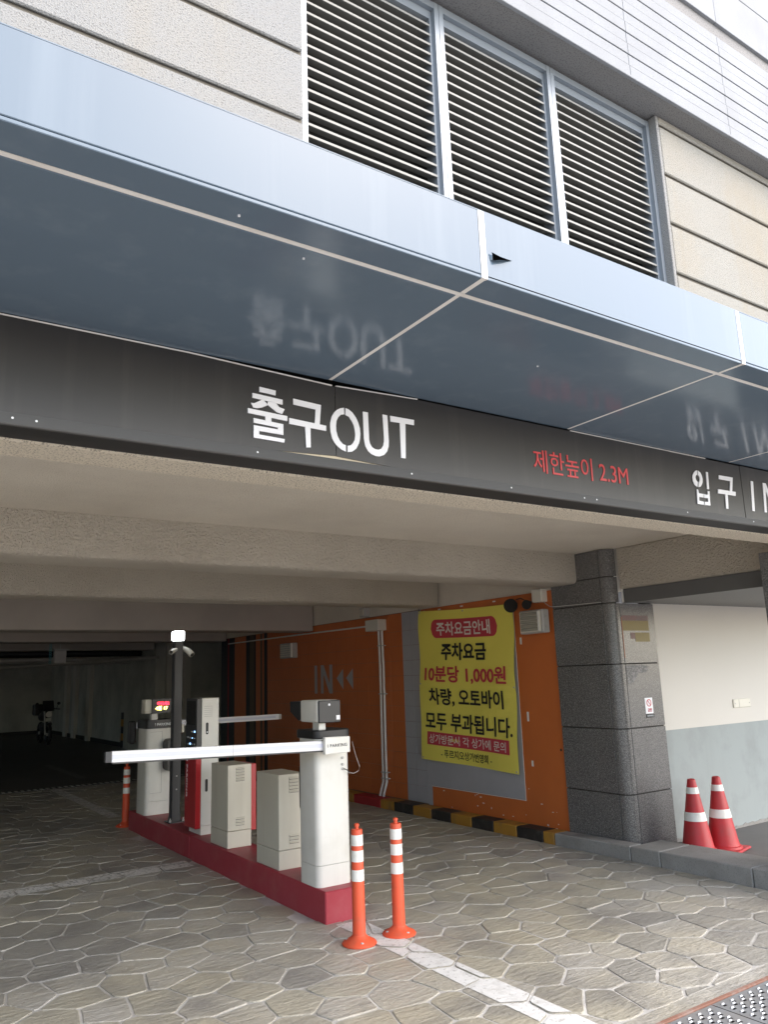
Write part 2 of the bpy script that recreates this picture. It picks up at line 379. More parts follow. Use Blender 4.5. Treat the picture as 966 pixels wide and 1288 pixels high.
# drain grating across the entry
dg_ = thing('drain_grating', (4.5, 2.62, 0), 'perforated galvanised drain grating across the entry at the lower right corner', 'drain')
B(-1, 7.5, 2.36, 2.86, -.035, -.028).build('drain_trough', m_dark, dg_)
for y0, y1, nm, mm in ((2.805, 2.825, 'rust_angle', m_rust), (2.36, 2.385, 'rust_angle', m_rust)):
    B(-1, 7.5, y0, y1, -.028, .001).build(nm, mm, dg_)
B(-1, 7.5, 2.825, 2.93, -.035, -.003).build('mortar_strip', m_stone, dg_)
def panel(x0, x1):
    mb = MB(); y0, y1 = 2.395, 2.795; nx = int((x1-x0)/.026); ny = 15; sx = (x1-x0)/nx; syy = (y1-y0)/ny
    for i in range(nx):
        for j in range(ny):
            X0, Y0 = x0+i*sx, y0+j*syy
            if 0 < j < ny-1 and (i+2*(j % 2)) % 3 == 0 and 0 < i < nx-1:
                cxx, cyy2 = X0+sx/2, Y0+syy/2
                n = len(mb.v); mb.v += [(X0, Y0+syy*.55, -.004), (X0+sx, Y0+syy*.55, -.004), (X0+sx, Y0+syy, -.004), (X0, Y0+syy, -.004), (X0+sx*.15, Y0+syy*.70, .004), (X0+sx*.85, Y0+syy*.70, .004)]
                mb.f += [[n, n+1, n+5, n+4], [n+4, n+5, n+2, n+3], [n, n+4, n+3], [n+1, n+2, n+5]]
                continue
            mb.quad((X0, Y0, -.004), (X0+sx, Y0, -.004), (X0+sx, Y0+syy, -.004), (X0, Y0+syy, -.004))
    return mb
for i in range(14):
    panel(-.98+i*.6, -.98+i*.6+.592).build('grating_panel', m_plate, dg_, fix=False)

# ================================================================== KERB AND RIGHT SIDE FLOOR
kb = thing('kerb', (CURB_X, 6, 0), 'granite kerb along the right lane, its far stretch painted in yellow and black blocks', 'kerb')
def kz(y): return .108+max(0, 6.1-y)*.0137
def kstone(y0, y1, x1, material, label=None):
    x0 = CURB_X; gp = .003
    r0 = [(x0, y0+gp, -.03), (x1, y0+gp, -.03), (x1, y0+gp, kz(y0)), (x0, y0+gp, kz(y0))]
    r1 = [(x0, y1-gp, -.03), (x1, y1-gp, -.03), (x1, y1-gp, kz(y1)), (x0, y1-gp, kz(y1))]
    o = MB().prism(r0, r1).build('kerb_stone', material, kb, bevel=.008)
    if label: o['label'] = label
    return o
for y0, y1 in ((2.9, 3.88), (3.88, 4.74), (4.74, 5.06), (5.06, 6.0)): kstone(y0, y1, 6.42 if y1 < 5.1 else 6.155, m_curb)
ys = [6.0, 6.16, 6.55, 6.92, 7.29, 7.67, 8.05, 8.43, 8.85, 9.17]
for i in range(9): kstone(ys[i], ys[i+1], 6.175, m_yellow if i % 2 == 0 else m_blackk, 'kerb stone painted yellow' if i % 2 == 0 else 'kerb stone painted black')
kstone(9.17, 9.85, 6.175, m_redk, 'kerb stone painted red')
for i in range(13): kstone(9.85+i*.41, 9.85+(i+1)*.41, 6.175, m_blackk if i % 2 else m_yellow)
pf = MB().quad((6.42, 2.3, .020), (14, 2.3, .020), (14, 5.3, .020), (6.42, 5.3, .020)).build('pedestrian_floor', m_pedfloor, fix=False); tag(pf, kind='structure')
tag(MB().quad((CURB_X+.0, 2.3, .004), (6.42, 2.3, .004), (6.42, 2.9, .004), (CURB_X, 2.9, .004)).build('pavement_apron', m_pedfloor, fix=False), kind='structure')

# ================================================================== BUILDING SHELL
bd = thing('parking_building', (2, 3.2, 0), 'parking building with pale stucco front, concrete beams and a dark vehicle entrance', 'building')
# lintel, slab, beams
B(-6, 10, 2.955, 3.17, 2.572, 4.15).build('lintel', m_pebble, bd, bevel=.006)
B(-6, 10, 3.172, 34, 2.885, 3.1).build('ceiling_slab', m_slab, bd)
def beam(name, y0, y1, z, material, rad=.05):
    pr = [(y0, 2.884), (y0, z+rad)]+[(y0+rad-rad*cos(a*pi/12), z+rad-rad*sin(a*pi/12)) for a in range(1, 6)]+[(y0+rad, z), (y1-rad, z)]+[(y1-rad+rad*sin(a*pi/12), z+rad-rad*cos(a*pi/12)) for a in range(1, 6)]+[(y1, z+rad), (y1, 2.884)]
    return MB().polyX(pr, -6, 6.155).build(name, material, bd, smooth=True)
beam('ceiling_beam', 5.58, 6.05, 2.575, m_coarse)
beam('ceiling_beam', 7.93, 8.35, 2.560, m_coarse)
beam('ceiling_beam', 11.28, 11.8, 2.462, m_smoothbeam, .02)
beam('ceiling_beam', 14.9, 15.5, 2.50, m_smoothbeam, .02)
beam('ceiling_beam', 19.5, 20.0, 2.55, m_smoothbeam, .02)
beam('ceiling_beam', 25, 25.5, 2.55, m_smoothbeam, .02)
# side beam to the right of the pillar, and wall band above the orange tiles
B(6.285, 6.62, 3.172, 5.155, 2.475, 2.884).build('side_beam', m_coarse, bd, bevel=.012)
B(6.185, 6.5, 5.98, 15.2, 2.553, 2.884).build('wall_band', m_slab, bd)
B(6.325, 6.36, 3.2, 5.155, 2.335, 2.472).build('steel_beam', m_fascia2, bd)
# ribbed ceiling over the pedestrian side
mb = MB()
for i in range(38):
    x = 6.37+i*.1
    mb.box(x, x+.078, 3.2, 5.199, 2.345, 2.36); mb.box(x+.076, x+.102, 3.2, 5.199, 2.372, 2.376); mb.box(x+.072, x+.078, 3.2, 5.199, 2.36, 2.372); mb.box(x, x+.004, 3.2, 5.199, 2.36, 2.372)
mb.build('ribbed_ceiling', m_corr, bd)
# front column at the right edge
fc = thing('granite_column', (6.25, 3.3, 0), 'dark granite column at the right edge of the picture under the sign', 'column')
for z0, z1 in ((.02, .53), (.533, 1.13), (1.133, 1.74), (1.743, 2.34), (2.343, 2.57)):
    B(5.99, 6.6, 3.18, 3.49, z0, z1).build('granite_panel', m_granite, fc, bevel=.004)
# upper facade: stucco courses, grooves recessed between them
B(-6, 1.60, 2.972, 3.2, 4.152, 5.62).build('wall_backing', m_groove, bd)
B(4.525, 10, 2.972, 3.2, 4.152, 5.62).build('wall_backing', m_groove, bd)
B(4.492, 4.523, 2.951, 3.2, 4.16, 5.62).build('wall_edge', m_stucco_up, bd, bevel=.004)
gz = [3.60, 3.985, 4.372, 4.760, 5.150, 5.552]
for i in range(6):
    z0 = gz[i]+.013; z1 = (gz[i+1]-.013) if i < 5 else 5.622
    if i == 0: z0, z1 = 4.153, 4.16
    if i == 1: z0 = 4.153
    if z1-z0 < .03: continue
    B(-6, 1.60, 2.950, 2.971, z0, z1).build('stucco_course', m_stucco_up, bd, bevel=.007)
    B(4.524, 10, 2.950, 2.971, z0, z1).build('stucco_course', m_stucco_r, bd, bevel=.007)
B(1.40, 4.70, 3.21, 3.24, 3.2, 5.62).build('louvre_backing', m_dark, bd)
# overhang above: soffit, grooved granite panels, recess, upper cladding
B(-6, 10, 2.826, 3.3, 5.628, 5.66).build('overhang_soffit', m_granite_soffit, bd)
B(-6, 10, 2.835, 2.99, 5.66, 8.6).build('overhang_core', m_groove, bd)
B(-6, 10, 2.800, 2.825, 5.622, 5.642).build('overhang_lip', m_stonew, bd, bevel=.003)
for i in range(12):
    x0 = -4.06+1.16*i; x1 = x0+1.157
    mb = MB(); zz = 5.645; k = 0
    while zz < 6.53:
        mb.box(x0, x1, 2.810+(0.004 if k % 2 else 0), 2.834, zz, min(zz+.0845, 6.55)); zz += .0895; k += 1
    mb.build('granite_panel', m_stonew, bd, bevel=.002)
    B(x0, x1, 2.80, 2.834, 6.655, 7.075).build('granite_panel', m_stonew, bd, bevel=.003)
    B(x0, x1, 2.80, 2.834, 7.083, 8.6).build('granite_panel', m_stonew, bd, bevel=.003)
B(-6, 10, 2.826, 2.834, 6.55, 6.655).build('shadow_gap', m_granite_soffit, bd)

# the storeys above, closed to the sky
B(-6, 14, 3.35, 34.2, 5.0, 11.5).build('upper_storeys', m_stonew, bd)
B(-6, 14, 2.99, 3.35, 5.67, 11.5).build('upper_storeys', m_stonew, bd)
B(-6, 14, 3.25, 34.2, 3.102, 3.3).build('upper_floor', m_slab, bd)
B(9.6, 14, 3.2, 34, 2.9, 5.0).build('upper_storeys', m_stonew, bd); B(-6, -5.8, 3.2, 34, 2.9, 5.0).build('upper_storeys', m_stonew, bd)
# louvre bays
LY = 3.01
def louvre(x0, x1):
    fr = MB()
    fr.box(x0, x0+.032, LY-.0, LY+.12, 3.9, 5.60); fr.box(x1-.032, x1, LY, LY+.12, 3.9, 5.60)
    fr.box(x0, x1, LY+.002, LY+.12, 5.555, 5.60); fr.box(x0+.032, x1-.032, LY+.03, LY+.10, 5.50, 5.555)
    fr.box(x0+.032, x0+.05, LY+.03, LY+.12, 3.9, 5.50); fr.box(x1-.05, x1-.032, LY+.03, LY+.12, 3.9, 5.50)
    f = fr.build('louvre_frame', m_frame, bd)
    z = 5.46; proto = None; n = 0
    while z > 4.15:
        if proto is None:
            pr = [(LY+.03, 0), (LY+.034, .020), (LY+.037, .020), (LY+.037, .003), (LY+.105, -.050+.10), (LY+.107, -.052+.098), (LY+.038, -.003), (LY+.034, -.003)]
            pr = [(LY+.030, -.014), (LY+.030, .0), (LY+.034, .002), (LY+.112, .031), (LY+.115, .028), (LY+.036, -.003), (LY+.034, -.014)]
            mb = MB().polyX([(y, zz+z) for y, zz in pr], x0+.05, x1-.05)
            proto = mb.build('slat', m_slat, f, origin=(LOC[bd.name][0], LOC[bd.name][1], z)); o = proto
        else:
            o = proto.copy(); COL.objects.link(o); o.location = (proto.location.x, proto.location.y, proto.location.z+(z-5.46))
        n += 1; z -= .0668
xs = [1.625, 2.518+.035, 3.448+.033, 4.492]
for i in range(3): louvre(xs[i], xs[i+1]-.003)

# ================================================================== CANOPY
ZS = 2.965; YF = 1.745
cn = thing('canopy', (2, 2.3, ZS), 'blue grey metal panel canopy over the garage entrance with pale joint lines', 'canopy')
jx = [1.612+1.469*k for k in range(-4, 6)]
jx[3] = .112
hole_bay = 4
for i in range(len(jx)-1):
    a, b = jx[i]+.009, jx[i+1]-.009
    B(a, b, 1.885, 2.765, ZS, ZS+.012).build('soffit_panel', m_alu, cn, bevel=.002)
    B(a, b, YF+.002, 1.862, ZS, ZS+.012).build('soffit_panel', m_alu, cn, bevel=.002)
    if i != hole_bay:
        B(a+.004, b-.004, YF, YF+.012, ZS+.013, 3.213).build('fascia_panel', m_alu, cn, bevel=.002)
    else:                                       # the torn panel
        outer = [(a+.004, ZS+.013), (b-.004, ZS+.013), (b-.004, 3.213), (a+.004, 3.213)]
        hole = [(1.652, 3.042), (1.651, 3.072), (1.690, 3.066), (1.742, 3.066), (1.690, 3.054)]
        pts = outer+hole; tris = tessellate_polygon([[Vector((x, z, 0)) for x, z in outer], [Vector((x, z, 0)) for x, z in hole]])
        mb = MB(); mb.v = [(x, YF, z) for x, z in pts]; mb.f = [list(t) for t in tris]
        n = len(mb.v); mb.v += [(1.652, YF, 3.042), (1.690, YF, 3.054), (1.742, YF, 3.066), (1.700, YF-.012, 3.050), (1.660, YF-.016, 3.036), (1.645, YF-.008, 3.055), (1.651, YF, 3.072), (1.636, YF-.001, 3.06), (1.64, YF-.001, 3.04), (1.69, YF+.02, 3.06), (1.652, YF+.02, 3.055)]
        mb.f += [[n, n+1, n+3, n+4], [n+1, n+2, n+3], [n, n+4, n+8], [n, n+5, n+6], [n+5, n+7, n+6], [n+5, n+8, n+7], [n, n+8, n+5]]
        f = mb.build('fascia_panel', m_alu, cn); f['label'] = 'fascia panel torn open near its left joint'
        B(1.60, 1.80, YF+.03, YF+.034, 3.0, 3.11).build('panel_core', m_dark, cn)
    B(jx[i]-.009, jx[i]+.009, 1.885, 2.765, ZS+.002, ZS+.010).build('joint_strip', m_seal, cn)
    B(jx[i]-.011, jx[i]+.011, YF+.001, 1.862, ZS+.001, ZS+.010).build('joint_strip', m_seal, cn)
    B(jx[i]-.0125, jx[i]+.0125, YF-.0015, YF+.010, ZS+.0, 3.212).build('joint_strip', m_seal, cn)
B(jx[0], jx[-1], 1.864, 1.883, ZS+.0015, ZS+.010).build('joint_strip', m_seal, cn)
B(jx[0], jx[-1], YF+.012, 2.95, 3.200, 3.2125).build('canopy_top', m_alu, cn)
B(jx[0], jx[-1], YF+.001, 2.94, 3.2135, 3.217).build('top_flashing', m_alu, cn)
B(jx[0], jx[-1], YF+.04, 2.9, ZS+.03, 3.19).build('canopy_core', m_dark, cn)
mb = MB()
for p in ((1.04, 1.93), (.78, 1.82), (2.3, 2.2)): mb.lathe(p[0], p[1], [(.004, -.004), (.004, 0)], 8, ZS)
mb.build('screw', m_letter, cn)

# ================================================================== SIGN BAND
SY = 2.768
sg = thing('entrance_sign_band', (2.2, SY, 2.6), 'long black sign band under the canopy with white exit and entry lettering', 'sign')
ZT = 2.958; ZB = 2.612
A = [(-5, ZB), (1.28, ZB), (1.635, 2.628), (1.635, 2.940), (1.3, 2.949), (.98, ZT), (-5, ZT)]
Bp = [(1.637, 2.627), (1.98, ZB), (3.95, ZB), (3.95, ZT), (2.08, ZT), (2.03, 2.955), (1.637, 2.941)]
Cp = [(3.953, ZB), (4.665, ZB), (4.665, ZT), (3.953, ZT)]
Dp = [(4.668, ZB), (9.5, ZB), (9.5, ZT), (4.668, ZT)]
for P, dy in ((A, 0), (Bp, -.002), (Cp, .0005), (Dp, -.0015)):
    MB().polyY(P, SY+dy, SY+dy+.004).build('sign_panel', m_black, sg)
B(-5, 9.5, SY+.006, SY+.012, 2.655, 2.9).build('sign_core', m_under, sg)
B(1.2, 2.06, SY+.005, SY+.009, 2.596, 2.640).build('exposed_backing', m_beige, sg)
B(-5, 9.5, SY+.013, 2.953, 2.580, 2.590).build('sign_underside', m_under, sg)
MB().polyX([(SY-.010, 2.574), (SY-.006, 2.570), (SY+.010, 2.570), (SY+.010, 2.578), (SY-.002, 2.578), (SY-.001, 2.6135), (SY-.004, 2.6135)], -5, 9.5).build('bottom_lip', m_lip, sg)
mb = MB()
pts = [(-5, ZT), (.98, ZT), (1.03, 2.957), (1.3, 2.949), (1.62, 2.941)]
for seg in (pts, [(1.64, 2.942), (2.03, 2.956), (2.08, ZT)], [(3.1, ZT), (4.3, ZT)]):
    for (xa, za), (xb, zb) in zip(seg, seg[1:]):
        mb.prism([(xa, SY-.005, za), (xa, SY+.004, za), (xa, SY+.004, za+.004), (xa, SY-.005, za+.004)], [(xb, SY-.005, zb), (xb, SY+.004, zb), (xb, SY+.004, zb+.004), (xb, SY-.005, zb+.004)])
mb.build('top_trim', m_seal, sg)
mb = MB()
for x in (.371, .446, 1.268, 2.027, 2.636, 3.161, 3.257, 4.05, 4.738):
    mb.prism([(x+.006*cos(k*pi/4), SY-.004, 2.594+.006*sin(k*pi/4)) for k in range(8)], [(x+.004*cos(k*pi/4), SY-.008, 2.594+.004*sin(k*pi/4)) for k in range(8)])
mb.build('rivet', m_letter, sg)
LETTERS = [
('exit','출',[ [(1.277,2.873),(1.35,2.869),(1.349,2.849),(1.277,2.852)],[(1.246,2.841),(1.381,2.835),(1.381,2.814),(1.246,2.821)],[(1.292,2.822),(1.315,2.801),(1.288,2.786),(1.268,2.78),(1.25,2.78),(1.24,2.798),(1.253,2.798),(1.272,2.809)],[(1.315,2.816),(1.351,2.815),(1.365,2.8),(1.39,2.795),(1.379,2.773),(1.354,2.777),(1.33,2.792),(1.312,2.803)],[(1.226,2.773),(1.402,2.767),(1.402,2.746),(1.226,2.753)],[(1.303,2.755),(1.329,2.754),(1.329,2.731),(1.303,2.732)],[(1.251,2.735),(1.359,2.73),(1.383,2.729),(1.383,2.683),(1.251,2.685),(1.251,2.705),(1.359,2.703),(1.359,2.711),(1.251,2.716)],[(1.251,2.69),(1.275,2.689),(1.275,2.669),(1.389,2.666),(1.387,2.651),(1.251,2.653)] ]),
('exit','구',[ [(1.431,2.849),(1.563,2.843),(1.555,2.753),(1.531,2.755),(1.537,2.819),(1.431,2.824)],[(1.411,2.761),(1.586,2.754),(1.586,2.731),(1.411,2.736)],[(1.485,2.736),(1.51,2.735),(1.51,2.647),(1.489,2.645)] ]),
('exit','O',[ [(1.677,2.85),(1.659,2.845),(1.642,2.835),(1.627,2.82),(1.615,2.8),(1.607,2.772),(1.606,2.752),(1.608,2.731),(1.614,2.705),(1.625,2.687),(1.638,2.673),(1.66,2.659),(1.682,2.653),(1.682,2.681),(1.668,2.684),(1.653,2.697),(1.642,2.716),(1.636,2.739),(1.635,2.761),(1.638,2.784),(1.647,2.802),(1.661,2.816),(1.678,2.821)],[(1.685,2.85),(1.702,2.846),(1.719,2.836),(1.738,2.814),(1.749,2.792),(1.756,2.768),(1.758,2.742),(1.755,2.719),(1.75,2.7),(1.735,2.673),(1.714,2.657),(1.69,2.652),(1.691,2.68),(1.707,2.684),(1.719,2.696),(1.728,2.712),(1.732,2.736),(1.73,2.758),(1.725,2.78),(1.714,2.798),(1.701,2.814),(1.684,2.819)] ]),
('exit','U',[ [(1.775,2.849),(1.801,2.849),(1.803,2.723),(1.807,2.706),(1.817,2.691),(1.833,2.684),(1.851,2.684),(1.867,2.691),(1.877,2.706),(1.882,2.725),(1.883,2.749),(1.88,2.853),(1.905,2.852),(1.908,2.729),(1.906,2.706),(1.897,2.682),(1.881,2.664),(1.857,2.654),(1.837,2.653),(1.813,2.659),(1.795,2.672),(1.782,2.693),(1.776,2.724)] ]),
('exit','T',[ [(1.921,2.853),(2.054,2.854),(2.053,2.829),(2.004,2.829),(1.998,2.663),(1.973,2.663),(1.973,2.828),(1.922,2.826)] ]),
('entry','입',[ [(4.196,2.871),(4.179,2.866),(4.162,2.854),(4.148,2.836),(4.143,2.819),(4.144,2.8),(4.151,2.782),(4.164,2.77),(4.182,2.765),(4.19,2.796),(4.181,2.803),(4.174,2.813),(4.173,2.825),(4.18,2.837),(4.193,2.843)],[(4.206,2.87),(4.227,2.861),(4.239,2.844),(4.243,2.822),(4.239,2.8),(4.227,2.782),(4.212,2.769),(4.193,2.765),(4.199,2.796),(4.21,2.804),(4.215,2.817),(4.215,2.832),(4.201,2.843)],[(4.288,2.872),(4.307,2.872),(4.298,2.762),(4.278,2.762)],[(4.172,2.749),(4.183,2.748),(4.188,2.726),(4.233,2.725),(4.229,2.703),(4.185,2.703),(4.183,2.679),(4.227,2.676),(4.225,2.657),(4.161,2.657)],[(4.238,2.725),(4.277,2.725),(4.28,2.749),(4.298,2.749),(4.29,2.658),(4.234,2.657),(4.238,2.677),(4.273,2.68),(4.276,2.703),(4.236,2.702)] ]),
('entry','구',[ [(4.421,2.866),(4.569,2.868),(4.544,2.773),(4.519,2.773),(4.537,2.841),(4.416,2.841)],[(4.393,2.773),(4.581,2.775),(4.576,2.748),(4.387,2.746)],[(4.463,2.747),(4.489,2.747),(4.479,2.655),(4.455,2.655)] ]),
('entry','I',[ [(4.77,2.868),(4.797,2.868),(4.771,2.666),(4.744,2.666)] ]),
('entry', 'N', [[(4.91,2.871),(4.938,2.871),(4.910,2.67),(4.885,2.67)],[(4.912,2.871),(4.944,2.871),(5.035,2.67),(5.003,2.67)],[(5.030,2.871),(5.056,2.871),(5.030,2.67),(5.004,2.67)]]),
]
for grp, ch, polys in LETTERS:
    mb = MB()
    for i, P in enumerate(polys): mb.polyY(P, SY-.0055-.0002*i, SY-.001)
    mb.build('letter', m_letter, sg)
text('lettering', '제한높이 2.3M', m_redletter, sg, (2.806, SY-.0025, 2.697), (1, 0, 0), (0, 0, 1), .732, .124, .003, 0)

# ================================================================== GRANITE PILLAR
pl = thing('granite_pillar', (6.45, 5.5, .1), 'dark speckled granite pillar with rounded corner between the orange wall and the cream wall', 'pillar')
MB().polyZ([(6.17, 5.95), (6.17, 5.30), (6.30, 5.176), (6.79, 5.176), (6.79, 5.95)], 0, 2.33).build('pillar_core', m_gjoint, pl)
MB().polyZ([(6.17, 5.95), (6.17, 5.30), (6.275, 5.196), (6.28, 5.95)], 2.331, 2.88).build('pillar_core', m_gjoint, pl)
PR = .115
zj = [.0, .528, 1.13, 1.742, 2.338, 2.60, 2.883]
for k in range(6):
    z0, z1 = zj[k]+.005, zj[k+1]-.004
    yb = 5.955 if k < 5 else 5.585
    B(6.158, 6.172, 5.284, yb, z0, z1).build('granite_panel', m_granite, pl, bevel=.003)
    arc = [(6.156+PR-PR*cos(a*pi/16), 5.158+PR-PR*sin(a*pi/16)) for a in range(9)]
    inn = [(6.158+PR-(PR-.014)*cos(a*pi/16), 5.16+PR-(PR-.014)*sin(a*pi/16)) for a in range(8, -1, -1)]
    MB().polyZ(arc+inn, z0, z1).build('corner_panel', m_granite, pl, smooth=True)
    if k < 4: B(6.281, 6.795, 5.160, 5.178, z0, z1).build('granite_panel', m_granite, pl, bevel=.003)
B(6.30, 6.312, 5.125, 5.14, 2.34, 2.47).build('drain_pipe', m_pvc, pl)
# sticker, painted reflection and torn paper on the pillar
sn = thing('no_smoking_sticker', (6.575, 5.158, 1.31), 'small white no smoking sticker with black foot on the granite pillar', 'sticker')
B(6.513, 6.628, 5.1565, 5.1595, 1.255, 1.407).build('paper', m_letter, sn)
B(6.518, 6.636, 5.1550, 5.1590, 1.215, 1.2535).build('black_strip', m_black2, sn)
mb = MB()
for k in range(16):
    a0, a1 = 2*pi*k/16, 2*pi*(k+1)/16
    c = (6.572, 1.358); mb.polyY([(c[0]+.036*cos(a0), c[1]+.036*sin(a0)), (c[0]+.036*cos(a1), c[1]+.036*sin(a1)), (c[0]+.028*cos(a1), c[1]+.028*sin(a1)), (c[0]+.028*cos(a0), c[1]+.028*sin(a0))], 5.1545, 5.1563)
mb.polyY([(6.548, 1.381), (6.553, 1.386), (6.598, 1.336), (6.593, 1.331)], 5.1545, 5.1563)
mb.build('no_smoking_ring', m_bred, sn)
text('lettering', '금연', m_bred, sn, (6.545, 5.1563, 1.272), (1, 0, 0), (0, 0, 1), .06, .036, .0015, .03)
text('lettering', 'NO SMOKING', m_ledw, sn, (6.530, 5.1548, 1.228), (1, 0, 0), (0, 0, 1), .09, .014, .0015, .02)
fn = thing('painted_reflection', (6.47, 5.158, 2.1), 'painted reflection of a red and yellow sign high on the granite pillar above the sticker', 'notice')  # sign reflected in the polished granite, painted on as thin coloured sheets
B(6.290, 6.69, 5.1575, 5.1594, 2.165, 2.215).build('red_band', m_refl_r, fn)
B(6.290, 6.69, 5.1575, 5.1594, 2.065, 2.163).build('yellow_band', m_refl_y, fn)
B(6.47, 6.69, 5.1575, 5.1594, 1.955, 2.045).build('yellow_band', m_refl_y, fn)
B(6.40, 6.468, 5.1575, 5.1594, 1.985, 2.045).build('red_band', m_refl_r, fn)
B(6.2795, 6.2885, 5.1570, 5.1594, 1.80, 2.20).build('orange_edge', m_refl_o, fn)
tp = thing('torn_paper_patch', (6.45, 5.158, 1.65), 'torn whitish paper residue on the granite pillar between painted reflection and sticker', 'notice')
P = [(6.285, 1.725), (6.46, 1.73), (6.62, 1.715), (6.60, 1.665), (6.52, 1.645), (6.46, 1.66), (6.42, 1.60), (6.36, 1.555), (6.295, 1.545)]
MB().polyY(P, 5.1575, 5.1594).build('paper_residue', m_torn, tp)

# ================================================================== CREAM WALL (pedestrian side)
ww = thing('cream_wall', (8, 5.3, 0), 'flat entrance wall painted cream above and grey green below, beside the granite pillar', 'wall')
B(6.80, 14, 5.200, 5.35, 1.074, 2.60).build('cream_upper', m_whitewall, ww)
B(6.80, 14, 5.2005, 5.35, .0, 1.0735).build('grey_dado', m_greywall, ww)
mb = MB(); top = [(6.8, .035)]
x = 6.8
while x < 12: top.append((x, .05+random.uniform(-.012, .012))); x += random.uniform(.03, .08)
mb.polyY([(6.8, .021)]+top+[(x, .021)], 5.194, 5.1995); mb.build('paint_residue', m_stucco_up, ww)
B(13.9, 14, 2.4, 5.2, 0, 2.345).build('end_wall', m_whitewall, ww)
bp_ = thing('blank_cover_plate', (8.19, 5.19, 1.28), 'small blank ivory cover plate screwed to the cream wall', 'cover plate')
B(8.035, 8.355, 5.186, 5.199, 1.236, 1.326).build('plate', m_ivory, bp_, bevel=.004)
B(8.135, 8.139, 5.184, 5.187, 1.24, 1.322).build('plate_seam', m_grey, bp_)
mb = MB()
for xx in (8.06, 8.33): mb.box(xx-.006, xx+.006, 5.183, 5.187, 1.275, 1.287)
mb.build('screw', m_grey, bp_)

# ================================================================== ORANGE WALL
ow = thing('orange_wall', (6.18, 10, .1), 'orange painted tiled wall along the right lane with grey field and dark stripes at its far end', 'wall')
WX = 6.18
B(WX+.010, WX+.3, 5.958, 15.2, -.03, 2.552).build('wall_core', m_mortar, ow)
tme = {}
TW, TH = .30, .1985
def tile(y0, y1, z0, z1, material):
    key = (round(y1-y0, 3), round(z1-z0, 3), material.name)
    if key not in tme:
        o = B(WX-.002, WX+.009, y0+.0018, y1-.0018, z0+.0018, z1-.0018).build('tile', material, ow, bevel=.0016, origin=(WX, (y0+y1)/2, (z0+z1)/2)); tme[key] = o
    else:
        o = tme[key].copy(); COL.objects.link(o)
        o.location = Vector((WX, (y0+y1)/2, (z0+z1)/2))-Vector(LOC[ow.name])
    return o
yy = [8.35, 8.575, 8.80]
while yy[-1] < 12.9: yy.append(yy[-1]+TW)
yy[-1] = 13.05
zz = [.115+i*TH for i in range(13)]; zz[-1] = 2.545
for j in range(12):
    for i in range(len(yy)-1):
        tile(yy[i], yy[i+1], zz[j], zz[j+1], m_greyt if yy[i] < 8.79 else m_orange)
def op(y0, y1, z0, z1, material, name='painted_board', p=0.0): return B(WX-.003-p, WX+.009, y0, y1, z0, z1).build(name, material, ow)
op(5.958, 6.575, .10, 2.55, m_orange); op(6.578, 8.347, 2.462, 2.55, m_orange); op(6.578, 8.255, .10, .335, m_orange)
op(6.585, 8.347, .345, 2.458, m_greyt); op(8.258, 8.347, .10, .343, m_greyt)
B(WX-.006, WX-.002, 6.574, 6.581, .335, 2.46).build('white_trim', m_pvc, ow); B(WX-.006, WX-.002, 6.581, 8.255, .335, .342).build('white_trim', m_pvc, ow)
mb = MB(); rnd = random.Random(3)
for y, z, h in ((6.49, 2.0, .075), (6.46, 1.17, .10), (6.44, .70, .06)): mb.box(WX-.005, WX-.002, y-.014, y+.014, z, z+h)
for k in range(20):
    y = rnd.uniform(6.0, 8.2); z = rnd.choice((rnd.uniform(.12, .33), rnd.uniform(.12, .2), rnd.uniform(.28, .335)))
    if y < 6.57: z = rnd.choice((rnd.uniform(.1, .18), rnd.uniform(.1, .7)))
    a, b = rnd.uniform(.004, .02), rnd.uniform(.003, .012)
    mb.prism([(WX-.0045, y+a*cos(t), z+b*sin(t)*rnd.uniform(.5, 1.2)) for t in (0, 1.2, 2.3, 3.4, 4.6, 5.5)], [(WX-.002, y+a*cos(t), z+b*sin(t)) for t in (0, 1.2, 2.3, 3.4, 4.6, 5.5)])
for y in (6.9, 7.5, 7.95, 8.28): mb.box(WX-.005, WX-.002, y-.03, y+.02, 2.51, 2.525)
mb.build('paint_chip', m_pvc, ow)['kind'] = 'stuff'
mb = MB(); mb.prism([(WX-.0045, 6.006+.014*cos(k*pi/4), .894+.014*sin(k*pi/4)) for k in range(8)], [(WX-.002, 6.006+.014*cos(k*pi/4), .894+.014*sin(k*pi/4)) for k in range(8)]); mb.build('bolt_hole', m_black2, ow)
for y0, y1, mm in ((13.05, 13.18, m_black2), (13.18, 13.255, m_orange), (13.255, 13.345, m_brown), (13.345, 13.54, m_orange), (13.54, 13.61, m_black2), (13.61, 13.81, m_brown), (13.81, 13.98, m_black2), (13.98, 14.52, m_orange), (14.52, 14.8, m_black2), (14.8, 14.86, m_redk), (14.86, 15.2, m_black2)):
    op(y0+.001, y1-.001, .10, 2.545, mm, 'painted_stripe')
# IN and arrows
LX = WX-.0035
mb = MB(); z0, z1 = 1.473, 1.910
mb.polyX([(11.285, z0), (11.285, z1), (11.20, z1), (11.20, z0)], LX-.002, LX)
mb.build('painted_letter', m_greyt, ow)
mb = MB()
mb.polyX([(11.08, z0), (11.08, z1), (11.0, z1), (11.0, z0)], LX-.002, LX); mb.polyX([(10.80, z0), (10.80, z1), (10.715, z1), (10.715, z0)], LX-.002, LX)
mb.polyX([(11.08, z1-.001), (10.985, z1-.001), (10.715, z0+.001), (10.81, z0+.001)], LX-.0024, LX-.0004); mb.build('painted_letter', m_greyt, ow)
for a, b in ((10.585, 10.39), (10.30, 10.105)):
    MB().polyX([(a, 1.70), (b, 1.835), (b, 1.535)], LX-.002, LX).build('painted_arrow', m_greyt, ow)

